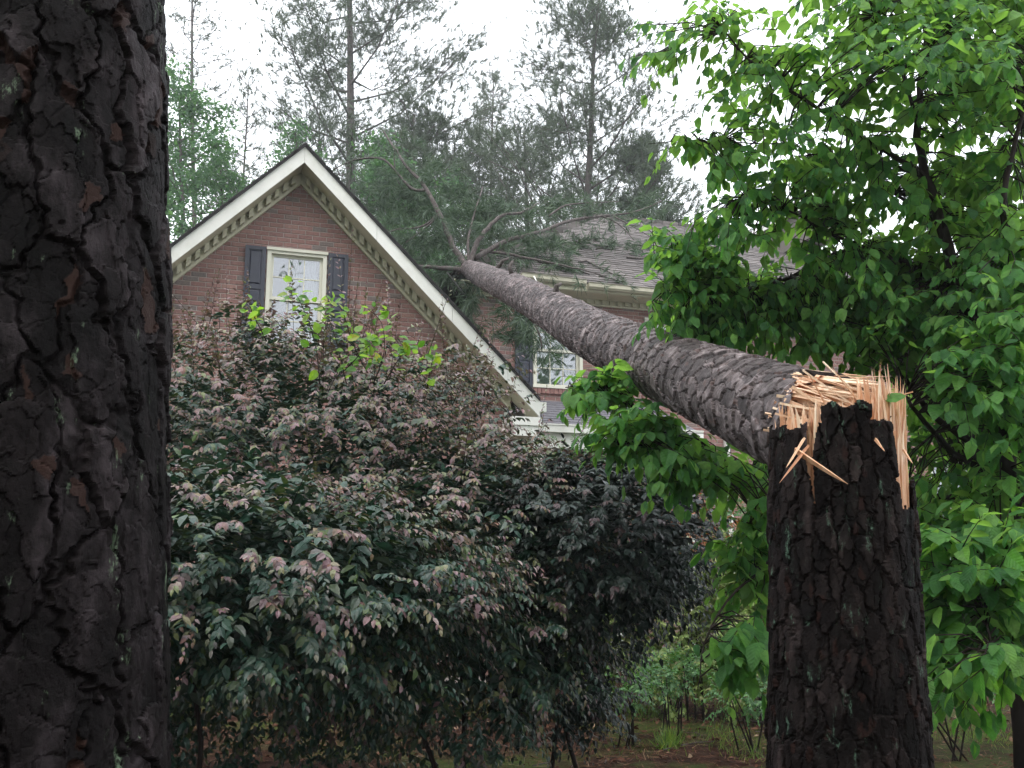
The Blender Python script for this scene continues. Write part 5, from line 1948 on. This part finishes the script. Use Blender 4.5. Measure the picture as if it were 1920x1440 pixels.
# ------------------------------------------------------------------ bushes by the house
def bush(label, px, py, Y, r, n, leaf, mat, name='azalea_bush', T=SML, parts=0, group=None, nl=10):
    c = at(px, py, Y)
    root = empty(name, (c.x, c.y, 0), label, 'bush', group)
    u = nrm(rng.normal(size=(n * 2, 3)))
    u = u[u[:, 2] > -0.97][:n]
    R = np.array(r)
    p = np.array(c) + u * R * rng.uniform(0.4, 1.0, (len(u), 1)) * (1 + 0.2 * np.sin(u[:, :1] * 7 + px))
    p[:, 2] = np.maximum(p[:, 2], 0.03)
    d = u + np.array([0, 0, 0.5]) + rng.normal(0, 0.35, u.shape)
    M, t, pos_ = sprays(p, d, rng.uniform(0.1, 0.22, len(u)), nl, rng.uniform(0, 0.3, len(u)), leaf * np.ones(len(u)), 0.9, 0.5, 0.45, out=0.7)
    emit(root, T, M, None, 'leaf', 'foliage', mat, parts)
    for k in range(5):
        m = MB()
        e = Vector((c.x + random.uniform(-.6, .6) * R[0], c.y + random.uniform(-.5, .5) * R[1], c.z + R[2] * 0.3))
        m.tube([Vector((c.x + random.uniform(-.1, .1), c.y, -0.05)), Vector((c.x, c.y, 0)).lerp(e, 0.5) + Vector((random.gauss(0, .05), 0, 0)), e], [0.009, 0.007, 0.004], 5)
        moved(m, root.location).build('stem', MT['shrub_stem'], root, True)
    return root


bush('pale green azalea bush in the gap right of the dark shrub', 1265, 1170, 11.0, (1.0, 0.7, 0.88), 1500, 0.07, 'azalea')
bush('yellowish azalea bush just left of the stump, near the ground', 1425, 1165, 10.4, (0.75, 0.6, 0.85), 1100, 0.07, 'azalea')
bush('pale green azalea bush farther left, seen under the dark shrub', 1080, 1190, 11.6, (0.8, 0.6, 0.85), 900, 0.065, 'azalea')
bush('low light green plant at the foot of the azaleas', 1255, 1262, 9.6, (0.36, 0.3, 0.17), 200, 0.04, 'green_bush', 'low_plant')
bush('low leafy plant on the pine straw just left of the stump', 1395, 1300, 8.8, (0.3, 0.28, 0.14), 130, 0.045, 'green_bush', 'low_plant')
bush('low leafy plant at the bare edge of the dark shrub', 1175, 1290, 9.2, (0.28, 0.25, 0.13), 110, 0.045, 'green_bush', 'low_plant')
bush('rust coloured bush behind the dark shrub', 1290, 985, 10.5, (0.55, 0.4, 0.35), 240, 0.04, 'rust_bush', 'rust_bush')
bush('fresh green bush in front of the white downspout', 1370, 960, 12.0, (0.55, 0.4, 0.45), 300, 0.05, 'green_bush', 'green_bush')
bush('grey lavender twiggy bush against the brick wall', 1305, 905, 13.4, (0.45, 0.35, 0.45), 300, 0.035, 'lavender', 'lavender_bush')
bush('dark green bush against the house behind the dark shrub', 1190, 1010, 14.2, (1.2, 0.6, 0.9), 600, 0.05, 'green_bush', 'green_bush')
bush('dark evergreen bush low between the stump and the right tree', 1780, 1150, 8.5, (1.3, 0.8, 0.8), 520, 0.065, 'green_bush', 'green_bush')
bush('broad evergreen bush behind the tree at the far right', 1960, 1000, 9.5, (1.6, 0.9, 1.3), 500, 0.08, 'green_bush', 'green_bush')
bush('small evergreen bush beside the porch', 1100, 900, 13.0, (1.0, 0.5, 0.7), 400, 0.05, 'green_bush', 'green_bush')

bush('dark clipped evergreen bush against the brick under the gable, half hidden', 420, 1130, 11.5, (1.5, 0.8, 0.9), 340, 0.05, 'green_bush', 'evergreen_bush')
bush('dark evergreen bush under the gable right of the other, mostly hidden by the burgundy shrub', 720, 1130, 11.8, (1.5, 0.8, 0.9), 340, 0.05, 'green_bush', 'evergreen_bush')
bush('dark evergreen bush at the corner of the porch behind the shrub', 960, 1140, 12.0, (1.3, 0.8, 0.85), 340, 0.05, 'green_bush', 'evergreen_bush')

# ------------------------------------------------------------------ ground litter
m = MB()
n = 42000
X = rng.uniform(-3.5, 6.5, n)
Y = 5.0 + 10.0 * rng.random(n) ** 1.2
k = ~((X < 0.3) & (Y < 8.4) & (rng.random(n) < 0.85))
X, Y = X[k], Y[k]
n = len(X)
Z = np.array([ground_z(x, y) for x, y in zip(X, Y)]) + rng.uniform(0.004, 0.03, n)
a = rng.uniform(0, 2 * math.pi, n)
Mg = frames(np.stack([X, Y, Z], 1), np.stack([np.cos(a), np.sin(a), rng.normal(0, 0.12, n)], 1), np.tile([0, 0, 1.0], (n, 1)) + rng.normal(0, .2, (n, 3)), rng.uniform(0.10, 0.2, n))
m.bulk(np.array([(0, .018, 0), (0, -.018, 0), (1, 0.0, 0)]), [(0, 1, 2)], Mg)
m.build('pine_straw', MT['straw'], None, False, 'stuff')
m = MB()
n = 4200
X, Y = rng.uniform(-2.5, 6, n), 5.5 + 9 * rng.random(n)
k = ~((X < 0.3) & (Y < 8.4) & (rng.random(n) < 0.85))
X, Y = X[k], Y[k]
n = len(X)
Z = np.array([ground_z(x, y) for x, y in zip(X, Y)]) + rng.uniform(0.012, 0.03, n)
a = rng.uniform(0, 2 * math.pi, n)
Mg = frames(np.stack([X, Y, Z], 1), np.stack([np.cos(a), np.sin(a), rng.normal(0, 0.2, n)], 1), np.tile([0, 0, 1.0], (n, 1)) + rng.normal(0, .4, (n, 3)), rng.uniform(0.04, 0.08, n))
for T_ in SML:
    m.bulk(T_[0], T_[1], Mg[rng.random(n) < 0.33])
m.build('leaf_litter', MT['straw'], None, False, 'stuff')
m = MB()
for k in range(70):                                    # twigs and bark crumbs shaken down by the fall
    x, y = random.uniform(-0.5, 5.5), random.uniform(6.5, 13)
    p = Vector((x, y, ground_z(x, y) + 0.02))
    a_ = random.uniform(0, 6.28)
    d = Vector((math.cos(a_), math.sin(a_), random.uniform(-0.02, 0.12))) * random.uniform(0.08, 0.32)
    m.tube([p, p + d * 0.5 + Vector((random.gauss(0, .02), random.gauss(0, .02), 0.01)), p + d], [0.006, 0.005, 0.003], 4)
m.build('fallen_twigs', MT['limb'], None, False, 'stuff')


def weeds(cx, cy, rx, ry, n, hgt, mbx):
    X, Y = cx + rng.normal(0, rx, n), cy + rng.normal(0, ry, n)
    Z = np.array([ground_z(x, y) for x, y in zip(X, Y)])
    d = np.stack([rng.normal(0, .5, n), rng.normal(0, .5, n), np.ones(n)], 1)
    mbx.bulk(BLADE[0][0], BLADE[0][1], frames(np.stack([X, Y, Z], 1), d, rng.normal(size=(n, 3)), hgt * rng.uniform(0.5, 1.2, n)))


m = MB()
for (px, py, n, s, h) in ((1220, 1340, 220, .16, .10), (1190, 1330, 120, .1, .09), (1360, 1390, 300, .22, .08), (1400, 1330, 200, .2, .08), (1330, 1300, 160, .15, .09), (1850, 1380, 700, .32, .07), (1790, 1370, 400, .25, .07), (1420, 1420, 200, .15, .08), (1150, 1260, 160, .2, .12), (1080, 1300, 100, .2, .12), (1300, 1250, 260, .3, .1), (1250, 1290, 500, .5, .06), (1380, 1350, 500, .4, .05), (1800, 1340, 400, .5, .06), (1160, 1400, 260, .3, .05)):
    d = _F + Vector((1, 0, 0)) * ((px - 960) / FPX) - _U * ((py - 720) / FPX)
    t = -EYE / d.z
    weeds(d.x * t, d.y * t, s, s * 1.6, n, h, m)
m.build('ground_cover', MT['grass'], None, False, 'stuff')
d = _F + Vector((1, 0, 0)) * ((1252 - 960) / FPX) - _U * ((1405 - 720) / FPX)
t = -EYE / d.z
m = MB()
weeds(0, 0, .05, .05, 160, .2, m)
o = m.build('grass_tuft', MT['grass'], None)
o.location = (d.x * t, d.y * t, 0)
tag(o, 'upright yellow green grass tuft on the pine straw left of the stump', 'grass tuft')

# ------------------------------------------------------------------ trees beyond the house
def pine(label, px, Y, top_py, base_w, spread, n_limb, first, tufts, tuft_s, lean=0.0, mat='pine_far', name='pine_tree', group='pines behind the house', up=0.45, T=TUFT_FAR, crown='crown', dens_pow=0.6, top_px=None):
    b = at(px, 1000, Y)
    b.z = 0
    tp = at(top_px if top_px is not None else px, top_py, Y)
    root = empty(name, b, label, 'tree', group)
    Hh = tp.z
    bend = Vector((tp.x - b.x, 0, 0))
    pts = [Vector((0, 0, 0)) + bend * (t ** 1.3) + Vector((0.12 * math.sin(t * 5 + px), 0.1 * math.cos(t * 4), Hh * t)) for t in np.linspace(0, 1, 12)]
    m = MB()
    m.tube(pts, [base_w * (1 - 0.86 * t) for t in np.linspace(0, 1, 12)], 8)
    m.build('trunk', MT['far_bark'], root, True)
    m = MB()
    pos, dr = [], []
    for k in range(n_limb):
        t = first + (1 - first) * (k + random.random()) / n_limb
        i = min(int(t * 11), 10)
        p = pts[i].lerp(pts[i + 1], t * 11 - i)
        a = k * 2.4 + random.uniform(-0.5, 0.5)
        rel = (t - first) / (1 - first)
        Lb = spread * (0.4 + 0.6 * math.sin(math.pi * min(1, 0.25 + 0.75 * rel)) ** 0.8) * random.uniform(0.6, 1.15) * (1 - 0.45 * rel)
        el = up * random.uniform(0.3, 1.4) + 0.25 * rel
        d = Vector((math.cos(a), math.sin(a), el)).normalized()
        q1 = p + d * Lb * 0.5 + Vector((0, 0, -0.06 * Lb))
        q2 = p + d * Lb + Vector((0, 0, 0.08 * Lb))
        r0 = max(0.022, base_w * 0.30 * (1 - 0.75 * t))
        m.tube([p, q1, q2], [r0, r0 * 0.6, r0 * 0.25], 5, False)
        for j in range(5):
            tt = random.uniform(0.35, 1)
            s0 = q1.lerp(q2, (tt - 0.5) * 2) if tt > 0.5 else p.lerp(q1, tt * 2)
            sd = (d + Vector((random.gauss(0, 0.7), random.gauss(0, 0.7), random.gauss(0.3, 0.4)))).normalized()
            e = s0 + sd * Lb * random.uniform(0.2, 0.42)
            m.tube([s0, e], [max(0.016, r0 * 0.3), 0.009], 4, False)
            nt_ = tufts / n_limb / 5 * random.choice((0.3, 0.7, 1.0, 1.3, 1.7))
            for q in range(int(nt_ + random.random())):
                w = random.random() ** dens_pow
                pos.append(tuple(s0.lerp(e, w) + Vector((random.gauss(0, 0.28), random.gauss(0, 0.28), random.gauss(0.05, 0.19))) * max(0.7, spread / 3)))
                dr.append(tuple(sd + Vector((random.gauss(0, 0.5), random.gauss(0, 0.5), random.gauss(0.35, 0.4)))))
    m.build('branches', MT['far_bark'], root, True, 'stuff')
    m = MB()
    scatter_tufts(m, T, np.array(pos), np.array(dr), tuft_s * rng.uniform(0.7, 1.25, len(pos)))
    m.build(crown, MT[mat], root, False, 'stuff')
    return root


pine('tallest grey pine rising behind the gable peak', 640, 32, -230, 0.30, 5.3, 46, 0.36, 9438, 0.30, top_px=660)
pine('forked grey pine standing behind the roof ridge', 1066, 30, 45, 0.28, 5.0, 34, 0.40, 5407, 0.30, top_px=1112, up=0.7)
pine('thin straight pine left of the roof ridge pine', 925, 40, 150, 0.16, 2.2, 46, 0.5, 1300, 0.30)
pine('slender dead topped pine between the two tall pines', 895, 42, 215, 0.14, 1.6, 30, 0.5, 500, 0.28)
pine('slim sparse pine at the far left beside the near trunk', 372, 36, -120, 0.17, 2.3, 56, 0.55, 900, 0.26, top_px=362)
pine('thin bare stemmed pine behind the left slope of the gable', 436, 34, 150, 0.13, 1.9, 40, 0.45, 520, 0.26, top_px=462)
pine('small thin pine just left of the tallest pine', 604, 36, 160, 0.12, 1.8, 34, 0.55, 420, 0.26)
pine('bushy pine filling the gap right of the gable peak', 770, 30, 215, 0.22, 3.4, 30, 0.35, 2736, 0.30)
pine('dense dark pine behind the left end of the roof', 850, 34, 270, 0.24, 3.9, 30, 0.3, 3206, 0.32)
pine('dense pine behind the middle of the roof', 985, 34, 250, 0.22, 3.8, 30, 0.35, 3260, 0.32)
pine('low rounded pine behind the right part of the roof', 1205, 30, 275, 0.22, 2.2, 30, 0.4, 3040, 0.30)
pine('dense pine low behind the roof under the forked pine', 1120, 38, 320, 0.2, 4.0, 24, 0.4, 2392, 0.32)
pine('shadowy pine low behind the right slope of the gable', 715, 36, 300, 0.2, 3.4, 26, 0.35, 2261, 0.32)
BT = [(np.array([(0, 0, 0), (0.5, 0.33, 0.05), (1, 0, -0.15), (0.5, -0.33, 0.05)], float), [(0, 1, 2), (0, 2, 3)])]
CL = []
for s_ in range(4):
    r_ = np.random.default_rng(90 + s_)
    V_, F_ = [], []
    for k in range(9):
        Mq = frames(r_.normal(0, 0.45, (1, 3)), r_.normal(size=(1, 3)), r_.normal(size=(1, 3)) + np.array([[0, 0, 1.2]]), [r_.uniform(0.25, 0.45)])[0]
        o_ = len(V_)
        V_ += [tuple(Mq[:3, :3] @ v + Mq[:3, 3]) for v in BT[0][0]]
        F_ += [tuple(i + o_ for i in f) for f in BT[0][1]]
    CL.append((np.array(V_), F_))
bt = dict(mat='broad_far', name='broadleaf_tree', T=CL, group='broadleaf trees behind the house')
pine('bright green broadleaf tree behind the left slope beside the near trunk', 345, 26, 180, 0.18, 2.5, 34, 0.3, 1966, 0.34, **bt)
pine('small green broadleaf tree lower left behind the gable', 420, 28, 300, 0.14, 1.9, 24, 0.3, 1045, 0.34, **bt)
pine('low green broadleaf tree showing left of the gable peak', 560, 28, 265, 0.14, 1.7, 24, 0.35, 940, 0.32, **bt)
pine('light green broadleaf tree right of the gable peak below the pines', 720, 26, 290, 0.16, 2.2, 26, 0.3, 1567, 0.32, **bt)
pine('green broadleaf tree low behind the crown of the fallen pine', 830, 27, 360, 0.14, 2.0, 22, 0.3, 1045, 0.32, **bt)

# ------------------------------------------------------------------ unseen wood behind the camera, added to cut the light from there
wm, wf = MB(), MB()
wr = np.random.default_rng(77)
pos, dr = [], []
for (x, y, h_, cr) in ((-9, -7, 17, 4.2), (-3.5, -10, 19, 4.4), (1.0, -8.5, 18, 4.0), (15, -11, 17, 4.5), (-15, -2, 18, 4.6), (14, -3, 18, 4.6), (-6, -16, 21, 5), (1.5, -17, 21, 5), (-18, -12, 20, 5), (17, -13, 20, 5)):
    wm.tube([(x, y, -0.1), (x + 0.2, y, h_ * 0.5), (x, y + 0.2, h_)], [0.24, 0.16, 0.04], 8)
    n_ = 420
    u = nrm(wr.normal(size=(n_, 3))) * wr.random((n_, 1)) ** 0.4
    pos.append(np.array([x, y, h_ * 0.55]) + u * np.array([cr, cr, h_ * 0.5]))
    dr.append(u + wr.normal(0, 0.6, (n_, 3)))
pos, dr = np.concatenate(pos), np.concatenate(dr)
k_ = pos[:, 2] > 0.2
scatter_tufts(wm, CL, pos[k_], dr[k_], wr.uniform(0.9, 1.5, k_.sum()))
wm.build('unseen_woodland', MT['broad_far'], None, False, 'stuff')

# ------------------------------------------------------------------ humid air
hz_ = MB()
hz_.box(-125, 125, -65, 165, -1.3, 36)
m, t, b = newmat('haze')
t.nodes.remove(b)
pv = t.nodes.new('ShaderNodeVolumePrincipled')
pv.inputs['Color'].default_value = (0.95, 0.97, 1.0, 1)
pv.inputs['Density'].default_value = 0.0014
pv.inputs['Anisotropy'].default_value = 0.3
t.links.new(pv.outputs[0], t.nodes['Material Output'].inputs['Volume'])
hz_.build('haze', m, None, False, 'stuff')
